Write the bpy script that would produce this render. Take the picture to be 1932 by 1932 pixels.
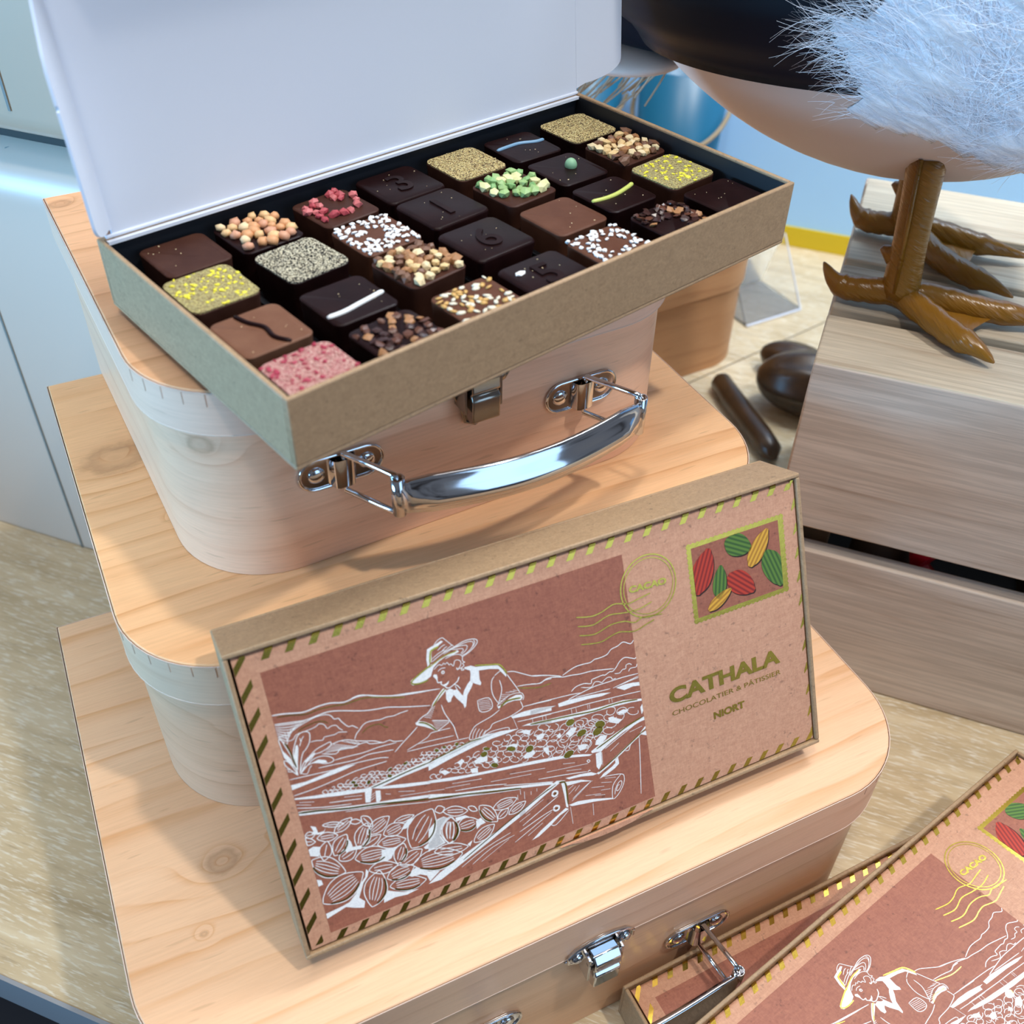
import bpy, bmesh, math, random
from math import sin, cos, pi, radians, sqrt
from mathutils import Vector, Matrix
from mathutils.geometry import tessellate_polygon
for _o in list(bpy.data.objects): bpy.data.objects.remove(_o)
SC = bpy.context.scene
COL = SC.collection
P = {'cx': -0.0346, 'cy': -0.48833, 'cz': 0.51041, 'yaw': 0.52761, 'pit': 0.72857, 'rol': 0.02447, 'f': 1948.81068, 'z1': 0.30167, 'z2': 0.20935, 'z3': 0.11109, 'W1': 0.23473, 'D1': 0.18925, 'r1': 0.04382, 'W2': 0.29419, 'D2': 0.21812, 'r2': 0.04651, 'x2': -0.02397, 'y2': -0.00434, 'a2': -0.04479, 'W3': 0.35457, 'D3': 0.25158, 'r3': 0.04737, 'x3': -0.05807, 'y3': -0.06851, 'a3': -0.06526, 'e': 0.00226, 'tx': 0.03143, 'ty': -0.24216, 'ta': 0.20089, 'TD': 0.1296, 'Th': 0.02707, 'px': -0.00707, 'py': -0.27423, 'pa': -0.07146, 'pt': 0.43229, 'g': 0.00368, 'lt': 0.1}
L, D, H = 0.24, P['TD'], P['Th']
Z1, Z2, Z3 = P['z1'], P['z2'], P['z3']
V = Vector
ZU = V((0, 0, 1))
# ---------------------------------------------------------------- camera
y_, t_, r_ = P['yaw'], P['pit'], P['rol']
Fw = V((sin(y_)*cos(t_), cos(y_)*cos(t_), -sin(t_)))
Rt = V((cos(y_), -sin(y_), 0)); Up = Rt.cross(Fw)
R2 = cos(r_)*Rt + sin(r_)*Up; U2 = -sin(r_)*Rt + cos(r_)*Up
cd = bpy.data.cameras.new('camera'); cam = bpy.data.objects.new('camera', cd); COL.objects.link(cam)
cam.matrix_world = Matrix(((R2.x, U2.x, -Fw.x, P['cx']), (R2.y, U2.y, -Fw.y, P['cy']), (R2.z, U2.z, -Fw.z, P['cz']), (0, 0, 0, 1)))
cd.sensor_width = 36; cd.lens = P['f']/1932*36; cd.clip_start = 0.01; cd.clip_end = 50
cd.dof.use_dof = True; cd.dof.focus_distance = 0.47; cd.dof.aperture_fstop = 11.0
SC.camera = cam
# ---------------------------------------------------------------- world, lights, exposure
w = bpy.data.worlds.new('world'); SC.world = w; w.use_nodes = True
wt = w.node_tree; bg = wt.nodes['Background']; bg.inputs[1].default_value = 0.19
wc_ = wt.nodes.new('ShaderNodeTexCoord'); wn_ = wt.nodes.new('ShaderNodeTexNoise'); wn_.inputs['Scale'].default_value = 2.6; wn_.inputs['Detail'].default_value = 2; wr_ = wt.nodes.new('ShaderNodeValToRGB')
for e_, (p__, c_) in zip((wr_.color_ramp.elements[0], wr_.color_ramp.elements[1], wr_.color_ramp.elements.new(.5)), ((.34, (.10, .10, .11, 1)), (.66, (1.5, 1.6, 1.75, 1)), (.5, (.62, .70, .85, 1)))): e_.position = p__; e_.color = c_
wt.links.new(wc_.outputs['Generated'], wn_.inputs['Vector']); wt.links.new(wn_.outputs[0], wr_.inputs[0]); wt.links.new(wr_.outputs[0], bg.inputs[0])
def lamp(name, kind, loc, target, energy, color, **kw):
    d = bpy.data.lights.new(name, kind); o = bpy.data.objects.new(name, d); COL.objects.link(o)
    o.location = loc; o.rotation_euler = (V(target)-V(loc)).to_track_quat('-Z', 'Y').to_euler()
    d.energy = energy; d.color = color
    for k, v in kw.items(): setattr(d, k, v)
    return o
TG = V((.12, -.2, .2))
lamp('spot_main', 'SPOT', TG+V((.24, -.36, .9))*2.0, TG, 54, (1, .95, .88), shadow_soft_size=.045, spot_size=radians(70), spot_blend=.4)
lamp('spot_second', 'SPOT', TG+V((-.22, -.22, .93))*2.0, TG, 28, (1, .95, .88), shadow_soft_size=.06, spot_size=radians(70), spot_blend=.4)
lamp('spot_rear', 'SPOT', TG+V((.55, .35, .95))*1.9, TG+V((.35, .15, 0)), 9, (1, .96, .90), shadow_soft_size=.08, spot_size=radians(75), spot_blend=.5)
lamp('ceiling_panel', 'AREA', (.3, -.1, 2.3), (.2, 0, 0), 14, (1, .97, .95), shape='RECTANGLE', size=1.4, size_y=1.0)
lamp('window_left', 'AREA', (-1.2, -.06, .40), (0, -.14, .34), 2.2, (.25, .60, 1), shape='RECTANGLE', size=.6, size_y=.35, spread=radians(46))
lamp('blue_front_fill', 'AREA', (.80, -2.3, .98), (.1, 0, .25), 17, (.40, .66, 1), shape='RECTANGLE', size=1.3, size_y=1.9)  # added blue fill behind the camera, tints the lid and reflects in the foil
lamp('backdrop_light', 'AREA', (.75, -.05, 1.1), (.68, .30, .1), 9.0, (.85, .93, 1), shape='RECTANGLE', size=.6, size_y=.2)
SC.view_settings.view_transform = 'Standard'; SC.view_settings.look = 'None'
SC.view_settings.exposure = 0.2; SC.view_settings.gamma = 1.0; SC.view_settings.use_curve_mapping = False
# ---------------------------------------------------------------- materials
def lin(c):
    return tuple((x/255/12.92 if x/255 <= .04045 else ((x/255+.055)/1.055)**2.4) for x in c)
class MT:
    def __init__(s, name, rough=.6, metal=0., spec=.5):
        s.m = bpy.data.materials.new(name); s.m.use_nodes = True; s.t = s.m.node_tree; s.n = s.t.nodes
        s.b = s.n['Principled BSDF']; s.b.inputs['Roughness'].default_value = rough
        s.b.inputs['Metallic'].default_value = metal; s.b.inputs['Specular IOR Level'].default_value = spec
    def new(s, ty, **kw):
        n = s.n.new(ty)
        for k, v in kw.items():
            if hasattr(n, k): setattr(n, k, v)
            else: n.inputs[k.replace('_', ' ')].default_value = v
        return n
    def link(s, a, b): s.t.links.new(a, b)
    def mapping(s, src, sc, rot=(0, 0, 0), loc=(0, 0, 0)):
        mp = s.new('ShaderNodeMapping'); mp.inputs['Scale'].default_value = sc; mp.inputs['Rotation'].default_value = rot; mp.inputs['Location'].default_value = loc
        s.link(src, mp.inputs[0]); return mp.outputs[0]
    def coord(s, k='Object'): return s.new('ShaderNodeTexCoord').outputs[k]
    def noise(s, vec, scale, detail=4, rough=.6, dist=0.):
        n = s.new('ShaderNodeTexNoise'); n.inputs['Scale'].default_value = scale; n.inputs['Detail'].default_value = detail
        n.inputs['Roughness'].default_value = rough; n.inputs['Distortion'].default_value = dist; s.link(vec, n.inputs['Vector']); return n.outputs[0]
    def ramp(s, fac, stops, interp='LINEAR'):
        r = s.new('ShaderNodeValToRGB'); r.color_ramp.interpolation = interp
        e = r.color_ramp.elements
        while len(e) < len(stops): e.new(.5)
        for i, (q, c) in enumerate(stops):
            e[i].position = q; c = c if isinstance(c, tuple) else (c, c, c); e[i].color = (*c[:3], 1)
        s.link(fac, r.inputs[0]); return r.outputs[0]
    def mix(s, fac, a, b, mode='MIX'):
        m = s.new('ShaderNodeMix', data_type='RGBA', blend_type=mode)
        for i, x in ((0, fac), (6, a), (7, b)):
            if hasattr(x, 'is_output') or isinstance(x, bpy.types.NodeSocket): s.link(x, m.inputs[i])
            elif i == 0: m.inputs[0].default_value = x
            else: m.inputs[i].default_value = (*x[:3], 1)
        return m.outputs[2]
    def math(s, op, a, b=None, c=None):
        m = s.new('ShaderNodeMath', operation=op)
        for i, x in enumerate((a, b, c)):
            if x is None: continue
            if isinstance(x, bpy.types.NodeSocket): s.link(x, m.inputs[i])
            else: m.inputs[i].default_value = x
        return m.outputs[0]
    def color(s, c):
        if isinstance(c, bpy.types.NodeSocket): s.link(c, s.b.inputs['Base Color'])
        else: s.b.inputs['Base Color'].default_value = (*c[:3], 1)
    def bump(s, h, strength=.3, dist=.001):
        b = s.new('ShaderNodeBump'); b.inputs['Strength'].default_value = strength; b.inputs['Distance'].default_value = dist
        s.link(h, b.inputs['Height']); s.link(b.outputs[0], s.b.inputs['Normal'])
def plain(name, rgb, rough=.6, metal=0., spec=.5, bump=0, bscale=300):
    m = MT(name, rough, metal, spec); m.color(lin(rgb))
    if bump: m.bump(m.noise(m.coord(), bscale, 4), bump, .0006)
    return m.m
def wood(name, base, line, dark, seed=0., knots=(), ys=22., rough=.5):
    """veneer: grain runs along the UV u direction, growth rings seen as lines across v"""
    m = MT(name, .36 if 'side' in name else rough, 0, .6 if 'side' in name else .35); uv = m.coord('UV')
    u1 = m.mapping(uv, (1.6, 16, 1), (0, 0, .03), (seed, seed*1.7, 0))
    warp = m.noise(u1, 1.6, 3, .55)
    vec = m.mapping(uv, (2.2, ys*2.4, 1), (0, 0, .04), (seed*2, seed, 0))
    add = m.new('ShaderNodeVectorMath', operation='ADD'); m.link(vec, add.inputs[0])
    cmb = m.new('ShaderNodeCombineXYZ'); m.link(m.math('MULTIPLY', warp, 2.6), cmb.inputs[1]); m.link(cmb.outputs[0], add.inputs[1])
    vv = add.outputs[0]
    kd = None
    for (kx, ky, kr) in knots:
        kv = m.new('ShaderNodeVectorMath', operation='DISTANCE'); mp = m.mapping(uv, (1, 1.35, 1)); m.link(mp, kv.inputs[0]); kv.inputs[1].default_value = (kx, ky*1.35, 0)
        q = m.math('DIVIDE', kv.outputs['Value'], kr)
        kd = q if kd is None else m.math('MINIMUM', kd, q)
    if kd is not None:
        bend = m.math('MULTIPLY', m.math('EXPONENT', m.math('MULTIPLY', kd, -.9)), 3.0)
        c2 = m.new('ShaderNodeCombineXYZ'); m.link(bend, c2.inputs[1]); a2 = m.new('ShaderNodeVectorMath', operation='ADD'); m.link(vv, a2.inputs[0]); m.link(c2.outputs[0], a2.inputs[1]); vv = a2.outputs[0]
    wv = m.new('ShaderNodeTexWave', wave_type='BANDS', bands_direction='Y', wave_profile='SAW'); wv.inputs['Scale'].default_value = .36; wv.inputs['Distortion'].default_value = 1.6
    wv.inputs['Detail'].default_value = 3; wv.inputs['Detail Scale'].default_value = 1.2; m.link(vv, wv.inputs['Vector'])
    rings = m.ramp(wv.outputs[0], ((0, 0.), (.62, .0), (.86, .55), (.95, 1.), (1., .1)))
    fine = m.noise(m.mapping(uv, (40, 900, 1), (0, 0, .03)), 1, 3, .7)
    broad = m.noise(m.mapping(uv, (5, 28, 1), (0, 0, 0), (seed*3, 0, 0)), 1, 3)
    c = m.mix(m.ramp(broad, ((.35, 0.), (.7, 1.))), lin(base), tuple(.72*a+.28*b for a, b in zip(lin(base), lin(line))))
    rr = m.math('MULTIPLY', rings, m.ramp(m.noise(m.mapping(uv, (9, 60, 1), (0, 0, 0), (seed, 3, 0)), 1, 2), ((.38, .12), (.62, .7))))
    c = m.mix(rr, c, lin(line))
    fl = m.ramp(m.noise(m.mapping(uv, (55, 520, 1), (0, 0, .05), (seed, 0, 0)), 1, 1, .3), ((.70, 0.), (.76, .5)))
    c = m.mix(fl, c, lin(dark)) if False else m.mix(m.math('MULTIPLY', fl, .45), c, lin(dark))
    c = m.mix(m.ramp(fine, ((.3, .14), (.6, 0.))), c, lin(dark))
    if kd is not None:
        nk = m.math('ADD', kd, m.math('MULTIPLY', m.noise(m.mapping(uv, (120, 160, 1)), 1, 3), .5))
        kr2 = m.ramp(nk, ((0, .75), (.55, .55), (.95, .85), (1., .35), (1., .35)) if False else ((0., .34), (.45, .2), (.78, .45), (1., .10)))
        kr3 = m.ramp(m.math('MULTIPLY', nk, .35), ((0., 1.), (.34, 1.), (.5, 0.)))
        c = m.mix(m.math('MULTIPLY', kr2, kr3), c, lin(dark))
    m.color(c); m.bump(rings, .06, .0006)
    return m.m
WBASE, WLINE, WDARK = (240, 203, 172), (214, 154, 102), (150, 104, 70)
W_top1 = wood('veneer_small_case', (240, 186, 142), (198, 138, 92), WDARK, 3.1, ((.006, -.010, .008),), 26)
W_top2 = wood('veneer_medium_case', (250, 199, 148), (212, 142, 82), WDARK, 7.7, ((.020, -.073, .022), (.036, -.125, .003), (.018, -.225, .0035)), 20)
W_top3 = wood('veneer_large_case', (240, 196, 156), (214, 150, 94), WDARK, 1.3, ((.045, -.165, .011), (.031, -.193, .0022)), 24)
W_side1 = wood('veneer_small_side', (248, 198, 162), (220, 160, 124), WDARK, 5.2, ((.175, .066, .009),), 18)
W_side2 = wood('veneer_medium_side', (228, 182, 146), (200, 148, 110), (104, 78, 58), 9.4, ((.235, .055, .012),), 18)
W_side3 = wood('veneer_large_side', (230, 182, 142), (204, 150, 108), WDARK, 2.6, (), 16)
W_band1 = wood('veneer_band_side_small', (248, 204, 176), (228, 176, 146), WDARK, 11.2, (), 18)
W_band2 = wood('veneer_band_side_medium', (230, 194, 162), (208, 164, 130), WDARK, 12.4, (), 18)
W_band3 = wood('veneer_band_side_large', (236, 190, 154), (214, 162, 124), WDARK, 13.6, (), 16)
W_far = wood('veneer_rear_case', (214, 160, 114), (184, 128, 84), (130, 84, 50), 6.1, ((.445, .045, .006),), 16)
def crate_wood(name, base, dark, seed):
    m = MT(name, .7, 0, .25); uv = m.coord('UV')
    a = m.noise(m.mapping(uv, (5, 75, 1), (0, 0, .05), (seed, seed, 0)), 1, 5, .6, .6)
    b = m.noise(m.mapping(uv, (14, 420, 1), (0, 0, .05), (seed, 0, 0)), 1, 3, .7)
    c = m.mix(m.ramp(a, ((.3, 0.), (.56, .35), (.66, .9))), lin(base), lin(dark))
    c = m.mix(m.ramp(b, ((.42, .22), (.6, 0.))), c, lin((96, 84, 72)))
    m.color(c); m.bump(b, .12, .0006); return m.m
M_crate = crate_wood('grey_crate_wood', (222, 204, 186), (186, 162, 142), 2.)
M_crate2 = crate_wood('pale_crate_wood', (216, 202, 178), (172, 150, 126), 6.)
def table_mat():
    m = MT('limed_oak_laminate', .42, 0, .45); uv = m.coord('UV')
    a = m.noise(m.mapping(uv, (9, 70, 1)), 1, 4, .6, .4)
    b = m.noise(m.mapping(uv, (95, 640, 1)), 1, 2, .6)
    d = m.noise(m.mapping(uv, (40, 380, 1), (0, 0, 0), (4, 2, 0)), 1, 3, .6)
    c = m.ramp(a, ((.28, lin((182, 160, 124))), (.5, lin((204, 183, 147))), (.72, lin((220, 202, 168)))))
    c = m.mix(m.ramp(b, ((.52, 0.), (.66, .7))), c, lin((232, 226, 210)))
    c = m.mix(m.ramp(d, ((.58, 0.), (.7, .5))), c, lin((164, 142, 112)))
    m.color(c); m.bump(b, .1, .0005); return m.m
M_table = table_mat()
def kraft(name, base, dark, sc=1.):
    m = MT(name, .55, 0, .5); o = m.coord()
    f = m.noise(m.mapping(o, (260*sc, 900*sc, 500*sc), (.3, .2, .5)), 1, 4, .7, 1.5)
    g = m.noise(m.mapping(o, (900*sc, 300*sc, 500*sc), (.9, .1, .2)), 1, 4, .7, 1.5)
    s = m.noise(o, 420*sc, 3, .6)
    c = m.mix(m.ramp(m.mix(.5, f, g), ((.38, 0.), (.62, 1.))), lin(dark), lin(base))
    c = m.mix(m.ramp(s, ((.63, 0.), (.72, .55))), c, tuple(x*.35 for x in lin(dark)))
    m.color(c); m.bump(f, .1, .0003); return m.m
M_kraft = kraft('kraft_board', (180, 148, 112), (154, 124, 92))
M_print = kraft('kraft_print', (212, 160, 128), (190, 136, 106), .8)
M_rect = kraft('terracotta_print', (172, 106, 80), (148, 86, 66), .8)
M_gold = MT('gold_foil', .22, 1.); M_gold.color(lin((198, 166, 72))); M_gold.bump(M_gold.noise(M_gold.coord(), 500, 2), .12, .0003); M_gold = M_gold.m
M_ink = MT('white_ink', .7); M_ink.color(M_ink.ramp(M_ink.noise(M_ink.coord(), 1500, 3), ((.3, lin((232, 232, 230))), (.7, lin((255, 254, 250)))))); M_ink = M_ink.m
M_white = plain('white_card', (218, 223, 234), .75, bump=.05, bscale=900)
M_black = plain('black_card', (16, 19, 27), .55)
M_insert = plain('black_plastic_insert', (10, 11, 13), .3)
def choc(name, a, b, rough):
    m = MT(name, rough, 0, .12); o = m.coord()
    m.color(m.ramp(m.noise(o, 90, 4), ((.35, lin(a)), (.7, lin(b))))); m.bump(m.noise(o, 500, 3), .06, .0004); return m.m
M_dark = choc('dark_chocolate', (26, 11, 11), (36, 17, 16), .36)
M_milk = choc('milk_chocolate', (88, 55, 41), (100, 65, 49), .46)
M_mid = choc('medium_chocolate', (62, 36, 28), (74, 46, 36), .44)
M_caramel = choc('caramel_chocolate', (110, 74, 56), (122, 86, 66), .46)
def speck(name, cols, sc=1100):
    m = MT(name, .8, 0, .3); v = m.new('ShaderNodeTexVoronoi'); v.inputs['Scale'].default_value = sc; m.link(m.coord(), v.inputs['Vector'])
    n = len(cols); sep = m.new('ShaderNodeSeparateColor'); m.link(v.outputs['Color'], sep.inputs[0])
    m.color(m.ramp(sep.outputs[0], tuple((i/n, lin(c)) for i, c in enumerate(cols)), 'CONSTANT')); m.bump(v.outputs['Distance'], .6, .0006); return m.m
M_chrome = MT('polished_chrome', .09, 1.); M_chrome.color(lin((205, 205, 208))); M_chrome = M_chrome.m
M_steel = plain('dark_steel', (150, 140, 128), .2, 1.)
M_edge = plain('grey_edging', (150, 152, 156), .5)
# ---------------------------------------------------------------- mesh helpers
class MB:
    def __init__(s): s.v = []; s.f = []; s.uv = []
    def add(s, vs, fs, uvs=None):
        o = len(s.v); s.v += [tuple(v) for v in vs]
        for i, f in enumerate(fs): s.f.append([a+o for a in f]); s.uv.append(uvs[i] if uvs else None)
    def box(s, a, b, M=None):
        (x0, y0, z0), (x1, y1, z1) = a, b
        vs = [V(q) for q in ((x0, y0, z0), (x1, y0, z0), (x1, y1, z0), (x0, y1, z0), (x0, y0, z1), (x1, y0, z1), (x1, y1, z1), (x0, y1, z1))]
        if M: vs = [M @ v for v in vs]
        s.add(vs, [(0, 3, 2, 1), (4, 5, 6, 7), (0, 1, 5, 4), (1, 2, 6, 5), (2, 3, 7, 6), (3, 0, 4, 7)])
    def prism(s, o, z0, z1, cap0=True, cap1=True, M=None, side=True):
        n = len(o); vs = [V((x, y, z0)) for x, y in o]+[V((x, y, z1)) for x, y in o]
        if M: vs = [M @ v for v in vs]
        fs, us = [], []; q = 0
        if side:
            for i in range(n):
                j = (i+1) % n; d = math.hypot(o[j][0]-o[i][0], o[j][1]-o[i][1])
                fs.append((i, j, n+j, n+i)); us.append(((q, z0), (q+d, z0), (q+d, z1), (q, z1))); q += d
        if cap1: fs.append(tuple(range(n, 2*n))); us.append(tuple(o))
        if cap0: fs.append(tuple(reversed(range(n)))); us.append(tuple(reversed(o)))
        s.add(vs, fs, us)
    def tube(s, pts, r, n=10, closed=False, cap=True, ref=None):
        pts = [V(q) for q in pts]; m = len(pts)
        rr = r if isinstance(r, (list, tuple)) else [r]*m
        T = []
        for i in range(m):
            a = pts[(i-1) % m] if (closed or i > 0) else pts[i]; b = pts[(i+1) % m] if (closed or i < m-1) else pts[i]
            T.append((b-a).normalized())
        N = T[0].orthogonal().normalized() if ref is None else (V(ref)-V(ref).dot(T[0])*T[0]).normalized()
        o = len(s.v)
        for i in range(m):
            N = (N-N.dot(T[i])*T[i]).normalized(); B = T[i].cross(N)
            ri = rr[i]; ra, rb = (ri if isinstance(ri, tuple) else (ri, ri))
            for k in range(n):
                t = 2*pi*k/n; s.v.append(tuple(pts[i]+N*cos(t)*ra+B*sin(t)*rb))
        for i in range(m if closed else m-1):
            j = (i+1) % m
            for k in range(n):
                l = (k+1) % n; s.f.append([o+i*n+k, o+i*n+l, o+j*n+l, o+j*n+k]); s.uv.append(None)
        if cap and not closed:
            s.f.append([o+k for k in reversed(range(n))]); s.uv.append(None)
            s.f.append([o+(m-1)*n+k for k in range(n)]); s.uv.append(None)
    def ell(s, c, r, M=None, nu=16, nv=10, fn=None):
        o = len(s.v); c = V(c)
        for i in range(nv+1):
            ph = pi*i/nv
            for k in range(nu):
                t = 2*pi*k/nu; q = V((sin(ph)*cos(t), sin(ph)*sin(t), cos(ph)))
                if fn: q = fn(q)
                q = V((q.x*r[0], q.y*r[1], q.z*r[2]))
                if M: q = M @ q
                s.v.append(tuple(q+c))
        for i in range(nv):
            for k in range(nu):
                l = (k+1) % nu; s.f.append([o+i*nu+k, o+(i+1)*nu+k, o+(i+1)*nu+l, o+i*nu+l]); s.uv.append(None)
    def ribbon(s, pts, w, z):
        n = len(pts)
        if n < 2: return
        o = len(s.v)
        for i in range(n):
            a = pts[max(i-1, 0)]; b = pts[min(i+1, n-1)]; dx, dy = b[0]-a[0], b[1]-a[1]; q = math.hypot(dx, dy) or 1
            hw = w/2*(1 if 0 < i < n-1 else .55)
            nx, ny = -dy/q*hw, dx/q*hw
            s.v.append((pts[i][0]+nx, pts[i][1]+ny, z)); s.v.append((pts[i][0]-nx, pts[i][1]-ny, z))
        for i in range(n-1): s.f.append([o+2*i, o+2*i+1, o+2*i+3, o+2*i+2]); s.uv.append(None)
    def poly(s, pts, z):
        tri = tessellate_polygon([[V((x, y, 0)) for x, y in pts]])
        o = len(s.v); s.v += [(x, y, z) for x, y in pts]
        for t in tri:
            a, b, c = (pts[i] for i in t)
            if (b[0]-a[0])*(c[1]-a[1])-(b[1]-a[1])*(c[0]-a[0]) < 0: t = (t[0], t[2], t[1])
            s.f.append([o+i for i in t]); s.uv.append(None)
    def build(s, name, mat, parent=None, smooth=False, bevel=0, seg=2, solid=0, sub=0, M=None):
        me = bpy.data.meshes.new(name)
        bm = bmesh.new(); vs = [bm.verts.new(v) for v in s.v]; uvl = bm.loops.layers.uv.new('UVMap')
        for f, u in zip(s.f, s.uv):
            try: fc = bm.faces.new([vs[i] for i in f])
            except ValueError: continue
            fc.smooth = True
            fc.normal_update(); nx, ny, nz = fc.normal
            for k, lp in enumerate(fc.loops):
                if u: lp[uvl].uv = u[k]
                else:
                    x, y, z = lp.vert.co
                    lp[uvl].uv = (x, y) if abs(nz) > .6 else ((x, z) if abs(ny) >= abs(nx) else (y, z))
        if not smooth:
            bm.normal_update()
            for ed in bm.edges: ed.smooth = len(ed.link_faces) == 2 and ed.calc_face_angle(9) < .5
        bm.to_mesh(me); bm.free(); me.materials.append(mat)
        ob = bpy.data.objects.new(name, me); COL.objects.link(ob)
        if parent: ob.parent = parent
        if M: ob.matrix_local = M
        if bevel:
            b = ob.modifiers.new('b', 'BEVEL'); b.width = bevel; b.segments = seg; b.limit_method = 'ANGLE'; b.angle_limit = radians(35); b.harden_normals = False
        if solid:
            q = ob.modifiers.new('s', 'SOLIDIFY'); q.thickness = solid; q.offset = 0
        if sub:
            q = ob.modifiers.new('u', 'SUBSURF'); q.levels = sub; q.render_levels = sub
        return ob
def tag(o, label=None, cat=None, group=None, kind=None):
    if label: o['label'] = label
    if cat: o['category'] = cat
    if group: o['group'] = group
    if kind: o['kind'] = kind
    return o
def empty(name, M, label, cat, group=None):
    o = bpy.data.objects.new(name, None); COL.objects.link(o); o.empty_display_size = .01
    o.matrix_world = M; return tag(o, label, cat, group)
def frame(O, ex, ey, ez):
    return Matrix(((ex.x, ey.x, ez.x, O.x), (ex.y, ey.y, ez.y, O.y), (ex.z, ey.z, ez.z, O.z), (0, 0, 0, 1)))
def text(body, size, fit_w, cx, cy, z, mat, name, parent, bold=0., extrude=0., rotz=0., label=None, sp=1.):
    cu = bpy.data.curves.new(name, 'FONT'); cu.body = body; cu.size = size; cu.align_x = 'CENTER'; cu.align_y = 'CENTER'; cu.offset = bold; cu.extrude = extrude; cu.resolution_u = 6; cu.space_character = sp
    to = bpy.data.objects.new(name, cu); COL.objects.link(to); bpy.context.view_layer.update()
    me = bpy.data.meshes.new_from_object(to.evaluated_get(bpy.context.evaluated_depsgraph_get()))
    bpy.data.objects.remove(to)
    xs = [v.co.x for v in me.vertices]; ys = [v.co.y for v in me.vertices]; k = fit_w/(max(xs)-min(xs)) if fit_w else 1
    mx, my = (max(xs)+min(xs))/2, (max(ys)+min(ys))/2
    ky = size*.7/(max(ys)-min(ys)) if fit_w else 1
    for v in me.vertices: v.co = ((v.co.x-mx)*k, (v.co.y-my)*(ky if fit_w else 1), v.co.z)
    me.materials.clear(); me.materials.append(mat); me.name = name
    o = bpy.data.objects.new(name, me); COL.objects.link(o); o.parent = parent
    o.matrix_local = Matrix.Translation((cx, cy, z)) @ Matrix.Rotation(rotz, 4, 'Z'); return o
def smoothline(pts, k=3, closed=False):
    if len(pts) < 3: return list(pts)
    out = []; n = len(pts)
    for i in range(n-1):
        p0, p1, p2, p3 = pts[max(i-1, 0)], pts[i], pts[i+1], pts[min(i+2, n-1)]
        for j in range(k):
            t = j/k
            out.append(tuple(.5*((2*b)+(-a+c)*t+(2*a-5*b+4*c-d)*t*t+(-a+3*b-3*c+d)*t**3) for a, b, c, d in zip(p0, p1, p2, p3)))
    out.append(tuple(pts[-1])); return out
# ---------------------------------------------------------------- setting
TA = radians(-50); TT = V((cos(TA), sin(TA), 0)); TN = V((-sin(TA), cos(TA), 0))
TF = frame(V((0, 0, 0)), TT, TN, ZU)           # table frame: x along the table, y towards the backdrop
b = MB(); b.box((-4, -3, -.92), (4, 3, -.9)); fl = b.build('floor', plain('floor_grey', (92, 96, 104), .6)); fl.matrix_world = TF; tag(fl, kind='structure')
b = MB(); b.box((-3, 3, -.9), (4, 3.05, 2.4)); wl = b.build('wall_back', plain('wall_paint', (196, 204, 212), .8)); wl.matrix_world = TF; tag(wl, kind='structure')
# table: two worktop pieces meeting at a seam
tb = empty('display_table', TF, 'pale limed oak display table with a grey front edging under everything', 'table')
b = MB(); b.box((-1.4, -.2137, -.028), (1.6, .80, 0)); b.build('table_top', M_table, tb, bevel=.001)
b = MB(); b.box((-1.4, -.2157, -.029), (1.6, -.2137, .0002)); b.build('front_edging', M_edge, tb)
b = MB(); b.box((-1.3, -.17, -.8995), (1.5, .75, -.028)); b.build('base_cabinet', plain('dark_cabinet', (62, 66, 74), .6), tb)
b = MB()
sa, sb = TF.inverted() @ V((.455, .078, 0)), TF.inverted() @ V((.80, .12, 0)); b.ribbon([(sa.x, sa.y), (sb.x, sb.y)], .0022, .0003)
b.build('seam', plain('seam_dark', (120, 106, 84), .7), tb)
# backdrop
bd = empty('backdrop_board', TF, 'light blue backdrop board with a yellow band along its foot behind the bird', 'board')
b = MB(); b.box((-.6, .702, .0004), (1.6, .722, 1.3)); b.build('panel', plain('blue_board', (168, 214, 255), .8), bd)
b = MB(); b.box((-.6, .7, .0004), (1.6, .702, .0215)); b.build('foot_band', plain('yellow_band', (212, 184, 30), .7), bd)
# ---------------------------------------------------------------- white moulded housing at the left
ap = empty('white_housing', TF @ Matrix.Translation((-.4, .05, .0004)), 'large white moulded plastic housing with a rounded shoulder behind the wooden cases', 'housing')
M_pl = plain('white_plastic', (226, 208, 192), .32)
def roundprof(y0, y1, z0, z1, r, r0=0.):
    o = []
    if r0:
        for k in range(7): t = -pi/2-pi/2*k/6; o.append((y0+r0+r0*cos(t), z0+r0+r0*sin(t)))
    else: o.append((y0, z0))
    for k in range(11): t = pi-pi/2*k/10; o.append((y0+r+r*cos(t), z1-r+r*sin(t)))
    o += [(y1, z1), (y1, z0)]; return o
def extr(b, prof, x0, x1):
    n = len(prof); vs = [(x0, y, z) for y, z in prof]+[(x1, y, z) for y, z in prof]
    b.add(vs, [(i, (i+1) % n, n+(i+1) % n, n+i) for i in range(n)]+[tuple(reversed(range(n))), tuple(range(n, 2*n))])
b = MB(); extr(b, roundprof(0, .24, .0, .297, .034), -.45, .43); b.build('lower_shell', M_pl, ap, smooth=False, bevel=.001)
b = MB(); extr(b, roundprof(-.006, .24, .3035, .72, .05, .012), -.45, .43); b.build('upper_shell', plain('ivory_plastic', (204, 184, 162), .32), ap, bevel=.001)
b = MB(); b.box((-.44, .01, .296), (.42, .23, .305)); b.build('shadow_gap', plain('gap_shade', (40, 46, 44), .6), ap)  # dark block paints the shade in the gap between the two shells
b = MB(); b.box((.3505, -.0066, .318), (.3520, .002, .71)); b.tube([(.290, -.0004, .22), (.300, -.0002, .262), (.322, .012, .288), (.352, .024, .2955)], .0008, 6); b.box((.2892, -.0006, 0), (.2906, .001, .22))
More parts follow.
